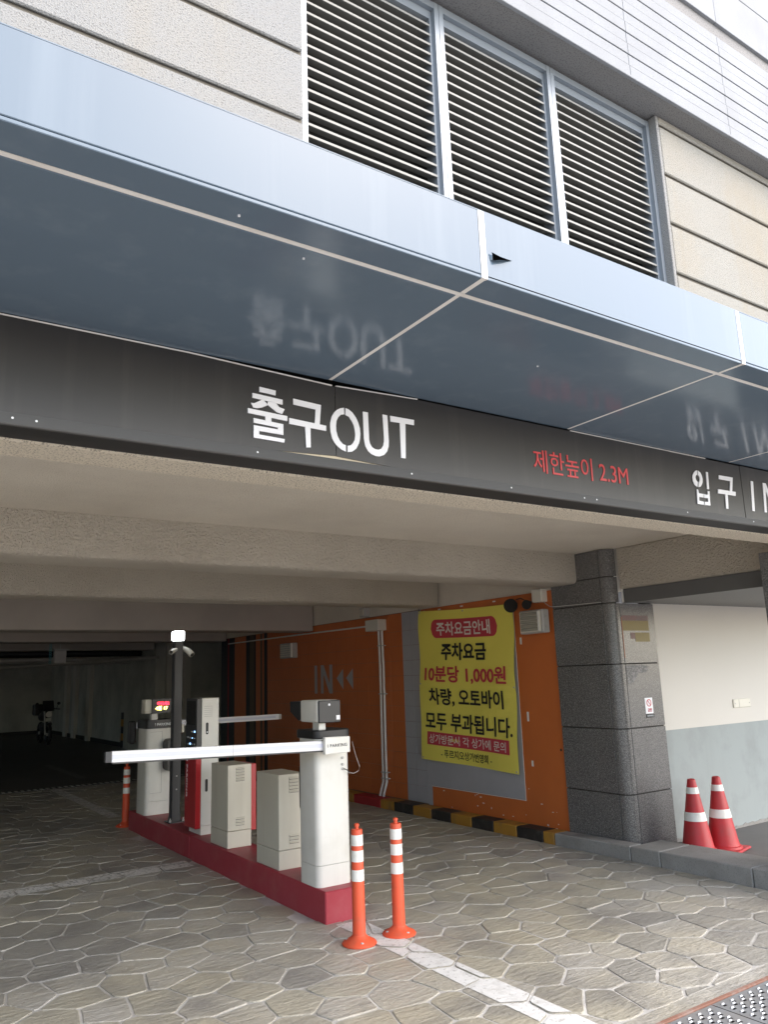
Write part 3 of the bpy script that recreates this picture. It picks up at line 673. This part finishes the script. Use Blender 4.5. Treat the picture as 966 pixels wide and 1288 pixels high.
# things fixed on the orange wall
cd = thing('conduit_with_box', (6.12, 9.3, .12), 'pair of white conduits dropping from a square junction box on the orange wall', 'conduit')
jb = B(6.03, 6.177, 9.17, 9.50, 2.335, 2.49).build('junction_box', m_ivory, cd, bevel=.006)
for y in (9.23, 9.31):
    MB().tube([(6.135, y, 2.335), (6.145, y, 1.8), (6.145, y+.012, .6), (6.145, y+.015, .30), (6.14, y+.06, .2), (6.135, y+.09, .115)], .018, 10).build('conduit', m_pvc, cd, smooth=True)
for z in (2.12, 1.46, .42, .34): B(6.122, 6.177, 9.20, 9.345, z, z+.014).build('strap', m_grey, cd)
MB().tube([(6.16, 9.50, 2.42), (6.165, 12.0, 2.435), (6.165, 14.8, 2.44)], .012, 8).build('conduit', m_pvc, cd, smooth=True)
sb = thing('small_sensor_box', (6.15, 9.68, 2.56), 'small grey box on the concrete band above the junction box', 'sensor')
B(6.10, 6.183, 9.60, 9.76, 2.56, 2.69).build('housing', m_grey, sb, bevel=.006); B(6.085, 6.10, 9.63, 9.73, 2.58, 2.67).build('cover', m_ivory, sb, bevel=.004)
vl = thing('wall_vent', (6.15, 12.1, 2.06), 'small louvred wall vent high on the orange wall left of the IN lettering', 'vent')
B(6.08, 6.177, 11.86, 12.34, 2.06, 2.31).build('housing', m_grey, vl, bevel=.008)
mb = MB()
for k in range(6): mb.box(6.066, 6.08, 11.90, 12.30, 2.085+k*.036, 2.085+k*.036+.02)
mb.build('louvre_blade', m_ivory, vl); B(6.05, 6.079, 11.865, 11.895, 2.07, 2.30).build('side_rail', m_pvc, vl)
fl = thing('flood_light', (6.12, 6.2, 2.1), 'square ribbed flood light bolted to the orange wall beside the pillar', 'light')
B(6.05, 6.15, 6.00, 6.36, 2.10, 2.35).build('housing', m_grey, fl, bevel=.010)
B(6.035, 6.049, 6.03, 6.34, 2.115, 2.335).build('bezel', m_ivory, fl, bevel=.004)
mb = MB()
for k in range(5): mb.polyX([(6.06+.0, 2.128+k*.041), (6.32, 2.128+k*.041), (6.32, 2.128+k*.041+.033), (6.06, 2.128+k*.041+.033)], 6.022, 6.034)
mb.build('lens_rib', m_glassl, fl, bevel=.005)
B(6.018, 6.034, 6.038, 6.052, 2.12, 2.33).build('edge_strip', m_pvc, fl)
B(6.15, 6.177, 6.12, 6.24, 2.16, 2.30).build('bracket', m_black2, fl)
for z in (2.165, 2.275): MB().tube([(6.085, 6.0, z), (6.085, 5.985, z)], .012, 8).build('hinge_bolt', m_grey, fl)
hn = thing('horn_speaker', (6.1, 6.5, 2.4), 'pair of dark round horn speakers at the upper right corner of the yellow banner', 'speaker')
def horn(x, y, z, r, d):
    a = Vector((-.62, -.78, -.08)).normalized(); o = Vector((x, y, z))
    return MB().tube([o-a*d*.7, o-a*d*.45, o-a*d*.2, o-a*d*.02, o, o-a*.012, o-a*d*.3], [r*.55, r*.62, r*.72, r*.96, r, r*.86, r*.25], 20)
for x_, y_, z_, r_, d_ in ((6.03, 6.46, 2.425, .078, .14), (6.05, 6.23, 2.415, .052, .12)):
    h_ = horn(x_, y_, z_, r_, d_).build('horn', m_hornm, hn, smooth=True)
    MB().tube([(x_+.02, y_+.05, z_+.02), (6.12, y_+.06, z_+.03), (6.178, y_+.06, z_+.03)], .018, 8).build('mount', m_black2, h_)
MB().tube([(6.10, 6.44, 2.49), (6.09, 6.36, 2.50), (6.10, 6.28, 2.46), (6.16, 6.15, 2.43)], .006, 6).build('cable', m_black2, hn, smooth=True)
jb2 = thing('square_junction_box', (6.12, 6.1, 2.43), 'ivory junction box above the flood light beside the pillar', 'junction box')
B(6.09, 6.177, 6.03, 6.18, 2.43, 2.575).build('housing', m_ivory, jb2, bevel=.008); B(6.08, 6.091, 6.035, 6.175, 2.435, 2.57).build('lid', m_ivory, jb2, bevel=.004)
MB().tube([(6.13, 6.05, 2.43), (6.12, 6.0, 2.40), (6.13, 5.96, 2.37), (6.15, 5.90, 2.365), (6.152, 5.60, 2.358), (6.150, 5.28, 2.352)], .004, 6).build('cable', m_grey, jb2, smooth=True)

# ================================================================== BANNER
bn = thing('yellow_banner', (6.16, 7.5, .6), 'yellow cloth banner of parking fees in red and black Korean lettering', 'banner')
def bpt(u, v, lift=0.0):                        # u left to right, v top to bottom
    yl = 8.352+.048*v; yr = 6.553+.061*v
    zt = 2.525-.067*u-.02*sin(pi*u)*(1-v)*.6; zb = .663-.056*u
    x = 6.148-.012*sin(2.2*u*pi+1)*(.4+v)-.006*sin(5*v*pi+2*u)-.006*sin(9*u+4*v*pi)-.010*max(0, .25-abs(v-.5))*0
    x -= .008*math.exp(-((v-.512)/.012)**2)*.5
    return Vector((x-lift, yl+(yr-yl)*u, zt+(zb-zt)*v))
MB().grid(lambda u, v: bpt(u, v), 60, 90).build('cloth', m_banner, bn, smooth=True, fix=False)
def btext(body, material, u0, u1, v0, v1, bold=.02, lift=.010):
    text('lettering', body, material, bn, None, (0, -1, 0), (0, 0, 1), 1, 1, 0, bold, warp=lambda a, t: bpt(u0+(u1-u0)*a, v1+(v0-v1)*t, lift))
mb = MB(); n0 = 14
def pill(u0, u1, v0, v1, rad):
    P = []; ru = rad; rv = (v1-v0)/2; vm = (v0+v1)/2
    for k in range(n0+1):
        a = -pi/2+pi*k/n0; P.append((u1-ru+ru*cos(a), vm+rv*sin(a)))
    for k in range(n0+1):
        a = pi/2+pi*k/n0; P.append((u0+ru+ru*cos(a), vm+rv*sin(a)))
    return P
P = pill(.150, .85, .062, .188, .05)
half = []
# strip the pill into narrow columns so that it follows the cloth
def ustrip(mb, f0, f1, ua, ub, n=24, lift=.003):
    base = len(mb.v)
    for i in range(n+1):
        u = ua+(ub-ua)*i/n; mb.v += [tuple(bpt(u, f0(u), lift)), tuple(bpt(u, f1(u), lift))]
    for i in range(n): mb.f.append([base+2*i, base+2*i+1, base+2*i+3, base+2*i+2])
def hp(u, sgn):
    ru = .055; d = 1.0
    if u < .150+ru: d = math.sqrt(max(0, 1-((.150+ru-u)/ru)**2))
    if u > .85-ru: d = math.sqrt(max(0, 1-((u-.85+ru)/ru)**2))
    return .125+sgn*.063*d
ustrip(mb, lambda u: hp(u, -1), lambda u: hp(u, 1), .150, .85, 60, .0022); mb.build('red_pill', m_bred, bn, fix=False)
btext('주차요금안내', m_bwhite, .215, .785, .080, .172, .022)
btext('주차요금', m_bblack, .255, .730, .222, .336, .03)
btext('10분당 1,000원', m_bred, .068, .925, .374, .490, .028)
btext('차량, 오토바이', m_bblack, .115, .885, .522, .640, .024)
btext('모두 부과됩니다.', m_bblack, .060, .965, .682, .800, .022)
mb = MB(); ustrip(mb, lambda u: .814, lambda u: .898, .075, .925, 40, .0022); mb.build('red_bar', m_bred, bn, fix=False)
btext('상가방문시 각 상가에 문의', m_bwhite, .105, .895, .826, .886, .010)
btext('- 푸르지오상가번영회 -', m_bblack, .235, .745, .918, .972, .006)

for (u_, v_) in ((.015, .012), (.5, .012), (.985, .012), (.02, .988), (.98, .988), (.012, .5), (.988, .5)):
    p_ = bpt(u_, v_); MB().prism([(p_.x-.004, p_.y+.011*cos(k*pi/5), p_.z+.011*sin(k*pi/5)) for k in range(10)], [(p_.x+.002, p_.y+.011*cos(k*pi/5), p_.z+.011*sin(k*pi/5)) for k in range(10)]).build('grommet', m_grey, bn)
p_ = bpt(.015, .012); MB().tube([(p_.x, p_.y, p_.z), (6.165, p_.y+.05, p_.z+.06)], .004, 6).build('tie_cord', m_black2, bn)
# ================================================================== BARRIER ISLAND
IX0, IX1 = 2.93, 3.265
il = thing('barrier_island', (3.1, 7.6, 0), 'long red painted concrete island that carries the parking barriers', 'island')
B(IX0, IX1, 5.245, 8.0, -.02, .213).build('concrete_base', m_red, il, bevel=.008); B(IX0, IX1, 8.004, 10.1, -.02, .213).build('concrete_base', m_red, il, bevel=.008)
IT = .213
def rrect(x0, x1, y0, y1, r, n=4):
    P = []
    for cx, cyy, a in ((x1-r, y0+r, -pi/2), (x1-r, y1-r, 0), (x0+r, y1-r, pi/2), (x0+r, y0+r, pi)):
        P += [(cx+r*cos(a+pi/2*k/n), cyy+r*sin(a+pi/2*k/n)) for k in range(n+1)]
    return P
WHITE_I = 'I PARKING'
# near gate
g1 = thing('barrier_gate', (3.08, 5.5, IT), 'white barrier gate cabinet nearest the road, its white boom lowered to the left', 'barrier gate')
MB().polyZ(rrect(2.936, 3.232, 5.362, 5.66, .05), IT, .36).build('plinth', m_white, g1, smooth=True)
MB().polyZ(rrect(2.936, 3.232, 5.362, 5.66, .05), .363, 1.255).build('cabinet', m_white, g1, smooth=True)
MB().polyZ(rrect(2.925, 3.245, 5.350, 5.69, .055), 1.256, 1.318).build('black_cap', m_blackpl, g1, smooth=True, bevel=.006)
hd = MB().box(2.942, 3.132, 5.345, 5.62, 1.376, 1.540).build('camera_head', m_white, g1, bevel=.014, seg=3, smooth=True)
B(2.946, 3.136, 5.325, 5.346, 1.372, 1.538).build('front_cover', m_blackpl, hd, bevel=.006)
MB().polyX([(5.622, 1.392), (5.622, 1.530), (5.80, 1.530), (5.80, 1.45), (5.66, 1.385)], 2.946, 3.128).build('visor', m_blackpl, hd)
MB().tube([(3.035, 5.326, 1.506), (3.035, 5.320, 1.506)], .009, 10).build('lens', m_letter, hd)
B(3.095, 3.127, 5.321, 5.326, 1.392, 1.425).build('sticker', m_letter, hd)
B(2.985, 3.045, 5.40, 5.50, 1.318, 1.378).build('stalk', m_white, g1, bevel=.003)
for zz_ in (1.106, 1.058, 1.026): MB().tube([(3.163, 5.363, zz_), (3.163, 5.352, zz_)], .010, 10).build('key_lock', m_grey, g1, smooth=True)
MB().tube([(3.168, 5.352, 1.026), (3.18, 5.33, 1.02), (3.205, 5.33, 1.0)], .004, 6).build('key', m_black2, g1)
MB().tube([(3.235, 5.33, 1.22), (3.25, 5.34, 1.19), (3.275, 5.35, 1.12), (3.31, 5.35, 1.03), (3.30, 5.35, 1.0), (3.26, 5.35, .985), (3.20, 5.335, .995)], .0018, 6).build('cable', m_grey, g1, smooth=True)
B(2.97, 3.10, 5.201, 5.36, 1.175, 1.25).build('arm_hub', m_blackpl, g1, bevel=.01)
bz = lambda x: 1.2195+(2.93-x)/1.575*.046
def boom(mb, x0, x1, y0, y1, h0, h1, zf): return mb.prism([(x0, y0, zf(x0)+h0), (x0, y1, zf(x0)+h0), (x0, y1, zf(x0)+h1), (x0, y0, zf(x0)+h1)], [(x1, y0, zf(x1)+h0), (x1, y1, zf(x1)+h0), (x1, y1, zf(x1)+h1), (x1, y0, zf(x1)+h1)])
bo = boom(MB(), 1.395, 3.00, 5.205, 5.245, -.034, .034, bz).build('boom', m_boom, g1, bevel=.004)
boom(MB(), 1.40, 3.0, 5.2035, 5.206, -.013, .015, bz).build('light_strip', m_boomstrip, bo)
boom(MB(), 2.205, 2.2075, 5.2025, 5.2035, -.034, .034, bz).build('seam', m_grey, bo)
boom(MB(), 1.357, 1.394, 5.206, 5.244, -.032, .032, bz).build('end_cap', m_pole, bo)
boom(MB(), 1.40, 3.0, 5.208, 5.242, -.043, -.0345, bz).build('rubber_edge', m_blackpl, bo)
pt = MB().prism([(2.905, 5.165, 1.158), (3.117, 5.165, 1.163), (3.118, 5.165, 1.276), (2.905, 5.165, 1.281)], [(2.905, 5.20, 1.158), (3.117, 5.20, 1.163), (3.118, 5.20, 1.276), (2.905, 5.20, 1.281)]).build('boom_clamp', m_white, g1, bevel=.004)
text('lettering', WHITE_I, m_black2, pt, (2.925, 5.165, 1.208), (1, 0, 0), (0, 0, 1), .165, .022, .0015, .01, spacing=1.15)
MB().polyX([(5.655, .72), (5.672, .74), (5.678, 1.0), (5.672, 1.03), (5.655, 1.05)], 2.955, 2.99).build('rear_handle', m_black2, g1)

# two equipment boxes
def box_thing(name, x0, x1, y0, y1, top, label, louv_x):
    t = thing(name, ((x0+x1)/2, (y0+y1)/2, IT), label, 'cabinet', 'cream cabinets on the barrier island')
    B(x0, x1, y0, y1, IT, .358).build('plinth', m_cream, t, bevel=.003)
    B(x0, x1, y0, y1, .361, top).build('cabinet', m_cream, t, bevel=.004)
    for z0, n in ((top-.14, 5), (.41, 3)):
        for k in range(n):
            mb = MB(); z = z0+k*.026
            n_ = len(mb.v); a, b = louv_x, louv_x+.088
            mb.v += [(a, y0-.0005, z), (b, y0-.0005, z), (b, y0-.0005, z+.014), (a, y0-.0005, z+.014), (a+.004, y0-.009, z+.001), (b-.004, y0-.009, z+.001)]
            mb.f += [[n_, n_+1, n_+5, n_+4], [n_+4, n_+5, n_+2, n_+3], [n_, n_+4, n_+3], [n_+1, n_+2, n_+5]]
            mb.box(a+.004, b-.004, y0-.0068, y0-.0003, z-.004, z)
            vv = mb.build('vent_louvre', m_cream, t)
            B(louv_x+.003, louv_x+.085, y0-.004, y0-.0002, z-.0075, z-.0042).build('vent_slot', m_black2, vv)
    return t
box_thing('equipment_cabinet', 2.962, 3.20, 6.05, 6.475, .942, 'cream cabinet with slotted vents next to the nearest barrier gate', 3.055)
box_thing('equipment_cabinet', 2.972, 3.208, 7.13, 7.54, .940, 'cream cabinet with slotted vents and a red panel beside it, before the ticket machine', 3.050)
rp_ = thing('red_side_panel', (3.24, 7.3, IT), 'narrow red panel on a dark post at the right of the farther cream cabinet', 'panel')
B(3.214, 3.272, 7.16, 7.46, .34, .935).build('panel', m_redgl, rp_, bevel=.005); B(3.216, 3.245, 7.2, 7.4, IT, .34).build('post', m_blackpl, rp_)

# ticket machine
tk = thing('ticket_machine', (3.1, 8.1, IT), 'tall white ticket machine with red and black front panel beside the dark pole', 'ticket machine')
B(3.022, 3.206, 7.94, 8.28, .30, 1.545).build('cabinet', m_white, tk, bevel=.004)
B(3.026, 3.204, 7.945, 8.275, IT, .298).build('plinth', m_white, tk)
lo = B(2.962, 3.020, 7.935, 8.245, .277, .948).build('red_front', m_redgl, tk, bevel=.006)
text('lettering', WHITE_I, m_letter, lo, (2.962, 8.205, .925), (0, 0, -1), (0, -1, 0), .36, .032, .0015, .035, spacing=1.1)
up_ = B(2.962, 3.020, 7.935, 8.245, .952, 1.545).build('black_front', m_blackpl, tk, bevel=.006)
B(2.9595, 2.962, 7.965, 8.215, 1.28, 1.52).build('screen', m_dark, up_)
mb = MB(); mbb = MB(); rnd = random.Random(5)
for k in range(14):
    y = 7.97+(k % 4)*.062+rnd.uniform(-.008, .008); z = 1.02+(k//4)*.062
    (mb if k % 3 else mbb).box(2.9585, 2.962, y, y+rnd.uniform(.012, .03), z, z+rnd.uniform(.008, .02))
mb.build('button_icon', m_ledw, up_); mbb.build('lit_icon', m_ledb, up_)
for z0, z1 in ((1.182, 1.30), (.622, .745)):
    MB().polyY([(3.078+.013*cos(a*pi/8), (z1-.013 if a < 9 else z0+.013)+.013*sin(a*pi/8)) for a in range(0, 17)], 7.935, 7.9395).build('door_handle', m_black2, tk)
MB().tube([(3.078, 7.9345, 1.205), (3.078, 7.931, 1.205)], .007, 10).build('lock', m_letter, tk)
mb = MB()
for k in range(6): mb.box(3.045, 3.135, 7.9365, 7.9396, 1.36+k*.02, 1.36+k*.02+.004)
mb.build('vent_slot', m_grey, tk)

# pole with lamp and cameras
po = thing('lamp_pole', (3.085, 8.9, IT), 'dark square pole with a glowing white lamp on top behind the boom', 'pole')
B(3.035, 3.133, 8.85, 8.945, IT, 2.182).build('pole', m_pole, po, bevel=.006)
B(3.00, 3.17, 8.81, 8.985, IT, .226).build('base_plate', m_pole, po)
for s_ in (-1, 1):
    MB().polyY([(3.084+s_*.05, .226), (3.084+s_*.078, .226), (3.084+s_*.05, .34)], 8.89, 8.90).build('gusset', m_pole, po)
mb = MB()
for x, y in ((3.012, 8.823), (3.158, 8.823)): mb.lathe(x, y, [(.012, 0), (.012, .02), (.006, .022), (.006, .04)], 8, .226)
mb.build('anchor_bolt', m_grey, po)
mb = MB()
for z in (.56, .70): mb.tube([(3.084, 8.851, z), (3.084, 8.846, z)], .008, 8)
mb.build('bolt', m_grey, po)
B(3.026, 3.146, 8.84, 8.955, 2.186, 2.295).build('lamp', m_lampw, po, bevel=.012, seg=2)
for nm, pts, r in (('camera', [(3.05, 8.84, 2.085), (3.0, 8.80, 2.07), (2.96, 8.76, 2.05)], .026), ('camera', [(3.14, 8.88, 2.10), (3.175, 8.82, 2.07), (3.205, 8.76, 2.02)], .034)):
    t_ = MB().tube(pts, [r*.7, r, r], 12).build('security_camera', m_white, po, smooth=True)
    e = pts[-1]; d = (Vector(pts[-1])-Vector(pts[-2])).normalized(); MB().tube([e, Vector(e)+d*.006], r*.7, 10).build('lens', m_blackpl, t_)
B(3.136, 3.165, 8.86, 8.93, 1.16, 1.25).build('switch_box', m_ivory, po, bevel=.003)

# far gate with led display
g2 = thing('barrier_gate', (3.11, 9.7, IT), 'white barrier gate cabinet at the far end with a red and yellow LED display above', 'barrier gate')
MB().polyZ(rrect(2.955, 3.285, 9.545, 9.92, .05), IT, .36).build('plinth', m_white, g2, smooth=True)
MB().polyZ(rrect(2.955, 3.285, 9.545, 9.92, .05), .363, 1.186).build('cabinet', m_white, g2, smooth=True)
mb = MB(); mb.box(3.005, 3.14, 9.541, 9.544, .452, .456); mb.box(3.138, 3.142, 9.541, 9.544, .456, 1.15); mb.box(3.0, 3.14, 9.541, 9.544, 1.146, 1.150); mb.build('door_seam', m_grey, g2)
cp_ = MB().polyZ(rrect(2.945, 3.295, 9.53, 9.94, .055), 1.187, 1.286).build('black_cap', m_blackpl, g2, smooth=True)
text('lettering', WHITE_I, m_ledw, cp_, (3.045, 9.529, 1.216), (1, 0, 0), (0, 0, 1), .205, .034, .002, .03)
db = B(2.93, 3.012, 9.56, 9.72, 1.362, 1.528).build('display_case', m_ivory, g2, bevel=.012, seg=2, smooth=True)
MB().polyY([(3.008, 1.358), (3.215, 1.368), (3.285, 1.42), (3.285, 1.532), (3.008, 1.527)], 9.53, 9.70).build('display_front', m_blackpl, db)
text('led_text', '어서오세요', m_ledr, db, (3.065, 9.5295, 1.452), (1, 0, 0), (0, 0, 1), .145, .046, .001, .03)
text('led_text', '4월 17', m_ledy, db, (3.045, 9.5295, 1.398), (1, 0, 0), (0, 0, 1), .15, .048, .001, .035)
B(3.03, 3.10, 9.62, 9.70, 1.285, 1.365).build('stalk', m_white, g2)
MB().polyY(rrect(3.15, 3.30, .70, 1.065, .05), 9.36, 9.54).build('card_reader', m_blackpl, g2, smooth=True)
B(2.87, 2.95, 9.95, 10.07, 1.0, 1.27).build('arm_hub', m_blackpl, g2, bevel=.02)
b2 = lambda x: 1.213
bo2 = boom(MB(), 2.95, 4.90, 9.98, 10.02, -.036, .036, b2).build('boom', m_boom, g2, bevel=.004)
boom(MB(), 2.96, 4.85, 9.9785, 9.981, -.014, .014, b2).build('light_strip', m_boomstrip, bo2); boom(MB(), 4.901, 4.935, 9.982, 10.018, -.034, .034, b2).build('end_cap', m_grey, bo2)

# ================================================================== BOLLARDS AND CONES
def bollard(x, y, label):
    t = thing('bollard', (x, y, 0), label, 'bollard', 'orange lane bollards by the barrier island')
    MB().lathe(x, y, [(.112, 0), (.115, .006), (.108, .016), (.070, .034), (.050, .05), (.0435, .06)], 28).build('base', m_bollard, t, smooth=True)
    MB().lathe(x, y, [(.0435, .055), (.0415, .35), (.0385, .70), (.034, .706)], 24).build('post', m_bollard, t, smooth=True)
    MB().lathe(x, y, [(.013, .706), (.013, .722), (.017, .724), (.017, .737), (.010, .742)], 14).build('top_knob', m_bollard, t, smooth=True)
    rad = lambda z: .0435-(z-.055)/.645*.005
    for z0, z1 in ((.385, .455), (.505, .575), (.605, .672)):
        MB().lathe(x, y, [(rad(z0)+.0005, z0), (rad(z0)+.0018, z0), (rad(z1)+.0018, z1), (rad(z1)+.0005, z1)], 24).build('reflective_band', m_reflect, t, smooth=True)
    mb = MB()
    for a in (-1.9, .3, 2.4): mb.lathe(x+.083*cos(a), y+.083*sin(a), [(.011, 0), (.011, .006), (.006, .008)], 8, .022)
    mb.build('anchor_bolt', m_grey, t)
    return t
bollard(1.712, 2.80, 'x')
for o in list(COL.objects):
    if o.name.startswith('bollard'): b0 = o
S = 1.0
GP = [((456, 1186), 'orange bollard in front of the island end, left one of the near pair'), ((505, 1174), 'orange bollard with three white bands, right one of the near pair on the white line'), (None, 'orange bollard deep in the shade at the far end of the island')]
spots = [(2.905, 4.755), (3.215, 4.745), (2.965, 10.348)]
for i, (x, y) in enumerate(spots):
    o = b0 if i == 0 else copy_tree(b0)
    o.location = (x, y, 0); o.rotation_euler.z = (0, .5, 1.3)[i]; o['label'] = GP[i][1]
def cone(x, y, rot, label):
    t = thing('traffic_cone', (x, y, .02), label, 'traffic cone', 'red traffic cones by the cream wall')
    B(x-.19, x+.19, y-.19, y+.19, .021, .045).build('base', m_cone, t, bevel=.012)
    H = .70; r = lambda z: .145-(z-.045)/(H-.045)*.115
    MB().lathe(x, y, [(.165, .046), (.160, .065), (.145, .07), (r(.1), .1), (r(.6), .6), (r(.665), .665), (.024, .672), (.020, .672), (.015, .64)], 28).build('body', m_cone, t, smooth=True)
    for z0, z1 in ((.31, .385), (.545, .60)):
        MB().lathe(x, y, [(r(z0), z0), (r(z0)+.003, z0), (r(z1)+.003, z1), (r(z1), z1)], 28).build('reflective_band', m_reflect, t, smooth=True)
    t.rotation_euler.z = rot
    return t
c1 = cone(6.585, 4.78, .1, 'left red traffic cone with two white bands, half hidden behind the kerb')
c2 = copy_tree(c1); c2.location = (6.88, 4.72, .02); c2.rotation_euler.z = .25; c2['label'] = 'right red traffic cone with two white bands, square base showing beside the kerb'

# ================================================================== DEEP GARAGE
gi = thing('garage_interior_wall', (6.5, 25, 0), 'dim painted walls and pilasters deep inside the parking garage', 'wall')
B(-6, 9.2, 33.6, 33.8, 0, 2.88).build('back_wall', m_garwall, gi)
B(6.54, 6.8, 22.9, 33.6, 0, 2.88).build('side_wall', m_garwall, gi)
for y in (30.2, 28.9, 26.9): B(6.42, 6.539, y, y+.4, 0, 2.88).build('pilaster', m_garwall2, gi)
B(6.535, 6.539, 27.6, 28.5, 0, 1.9).build('door', m_garwall, gi)
B(6.40, 9.2, 20.1, 22.9, 0, 2.88).build('service_core', m_garwall, gi)
B(6.66, 7.3, 20.0, 20.1, 0, 2.88).build('pilaster', m_garwall2, gi)
B(9.2, 9.4, 15.2, 34, 0, 2.88).build('end_wall', m_garwall, gi)
B(6.5, 9.2, 15.0, 15.2, 0, 2.88).build('return_wall', m_garwall, gi)
B(-6.2, -6.0, 3.2, 27.4, 0, 2.88).build('left_wall', m_garwall, gi); B(-6.2, -6.0, 30.2, 34, 0, 2.88).build('left_wall', m_garwall, gi)  # gap in this wall is an added opening to light the deep garage
B(6.30, 6.5, 5.98, 15.2, 0, .01).build('wall_foot', m_dark, gi)
for (x0, x1, y0, y1) in ((6.50, 6.54, 22.9, 33.6),): B(x0, x1, y0, y1, 0, .12).build('skirting', m_black2, gi)
B(-6, 9.2, 33.56, 33.6, 0, .12).build('skirting', m_black2, gi)
pg = thing('ceiling_pipes', (2, 20, 2.4), 'grey service pipes hung under the dark garage ceiling', 'pipes')
MB().tube([(-5, 20.6, 2.37), (9, 20.6, 2.37)], .055, 10).build('pipe', m_pipe, pg, smooth=True)
MB().tube([(-5, 22, 2.28), (6.3, 22, 2.30)], .03, 8).build('pipe', m_pipe, pg, smooth=True)
MB().tube([(-5, 21.4, 2.55), (9, 21.4, 2.55)], .09, 10).build('duct', m_black2, pg, smooth=True)
MB().tube([(2.5, 21.5, 2.20), (6.3, 19.5, 2.36)], .03, 8).build('pipe', m_pipe, pg, smooth=True)
for x in (.5, 2.3, 4.1, 5.9): MB().tube([(x, 20.6, 2.43), (x, 20.6, 2.88)], .008, 6).build('hanger', m_black2, pg)
hb = thing('hanging_sign_box', (2.6, 17, 2.2), 'pale square box hung under the garage ceiling beside a cyan chain', 'sign box')
B(3.345, 3.575, 17, 17.12, 2.19, 2.44).build('box', m_grey, hb, bevel=.01); B(3.32, 3.62, 16.99, 17.13, 2.44, 2.475).build('cap', m_grey, hb)
MB().tube([(3.46, 17.06, 2.475), (3.46, 17.06, 2.88)], .01, 6).build('rod', m_grey, hb)
mb = MB()
for k in range(9):
    z = 2.55-k*.043; mb.tube([(3.27+.02*cos(a*pi/4), 17.03, z+.026*sin(a*pi/4)) for a in range(9)], .006, 5)
mb.build('chain', m_cyan, hb)
cg = thing('corner_guard', (6.39, 22.9, 0), 'yellow and black corner guard on the dark garage wall', 'corner guard')
for k in range(5): B(6.37, 6.399, 22.82, 22.98, .02+k*.19, .02+(k+1)*.19-.004).build('guard_band', m_yellow if k % 2 else m_black2, cg)

# motorcycle seen end-on
mc = thing('motorcycle', (5.2, 27.1, 0), 'black motorcycle parked deep inside the dark garage', 'motorcycle')
def wheel(y):
    mb = MB(); R = .29
    pts = [(5.2, y+R*cos(2*pi*k/20), .30+R*sin(2*pi*k/20)) for k in range(21)]; mb.tube(pts, .058, 8)
    t = mb.build('wheel', m_blackpl, mc, smooth=True)
    MB().tube([(5.14, y, .30), (5.26, y, .30)], .05, 10).build('hub', m_grey, t)
wheel(26.75); wheel(28.0)
MB().tube([(5.2, 26.95, .86), (5.2, 27.2, .93), (5.2, 27.5, .86), (5.2, 27.8, .80), (5.2, 28.1, .84)], [.09, .15, .13, .13, .08], 12).build('tank_and_seat', m_blackpl, mc, smooth=True)
MB().tube([(5.2, 27.1, .55), (5.2, 27.4, .48), (5.2, 27.7, .50)], [.12, .17, .12], 10).build('engine', m_pole, mc, smooth=True)
for s_ in (-1, 1):
    MB().tube([(5.2+s_*.09, 26.75, .30), (5.2+s_*.1, 26.92, .85), (5.2+s_*.1, 26.97, 1.0)], .025, 8).build('fork', m_grey, mc)
    MB().tube([(5.2, 26.97, 1.02), (5.2+s_*.2, 27.0, 1.06), (5.2+s_*.38, 27.1, 1.04)], .016, 8).build('handlebar', m_blackpl, mc)
    MB().tube([(5.2+s_*.26, 27.02, 1.06), (5.2+s_*.30, 27.0, 1.2)], .008, 6).build('mirror_stem', m_blackpl, mc)
    MB().lathe(5.2+s_*.32, 27.0, [(.02, 0), (.055, .03), (.055, .06), (.02, .09)], 12, 1.18).build('mirror', m_blackpl, mc)
MB().tube([(5.2, 26.9, .90), (5.2, 26.80, .90)], [.06, .095], 14).build('headlight', m_chrome, mc, smooth=True)
MB().polyX([(26.86, 1.0), (26.84, 1.02), (27.0, 1.32), (27.03, 1.30)], 5.04, 5.36).build('windscreen', m_pole, mc)
MB().polyX([(26.62, .62), (26.75, .66), (26.95, .60), (26.95, .57), (26.75, .63), (26.63, .59)], 5.13, 5.27).build('front_fender', m_blackpl, mc)
B(4.98, 5.42, 27.95, 28.35, .85, 1.2).build('rear_case', m_blackpl, mc, bevel=.03)
B(5.12, 5.28, 26.855, 26.865, .70, .79).build('number_plate', m_ivory, mc)
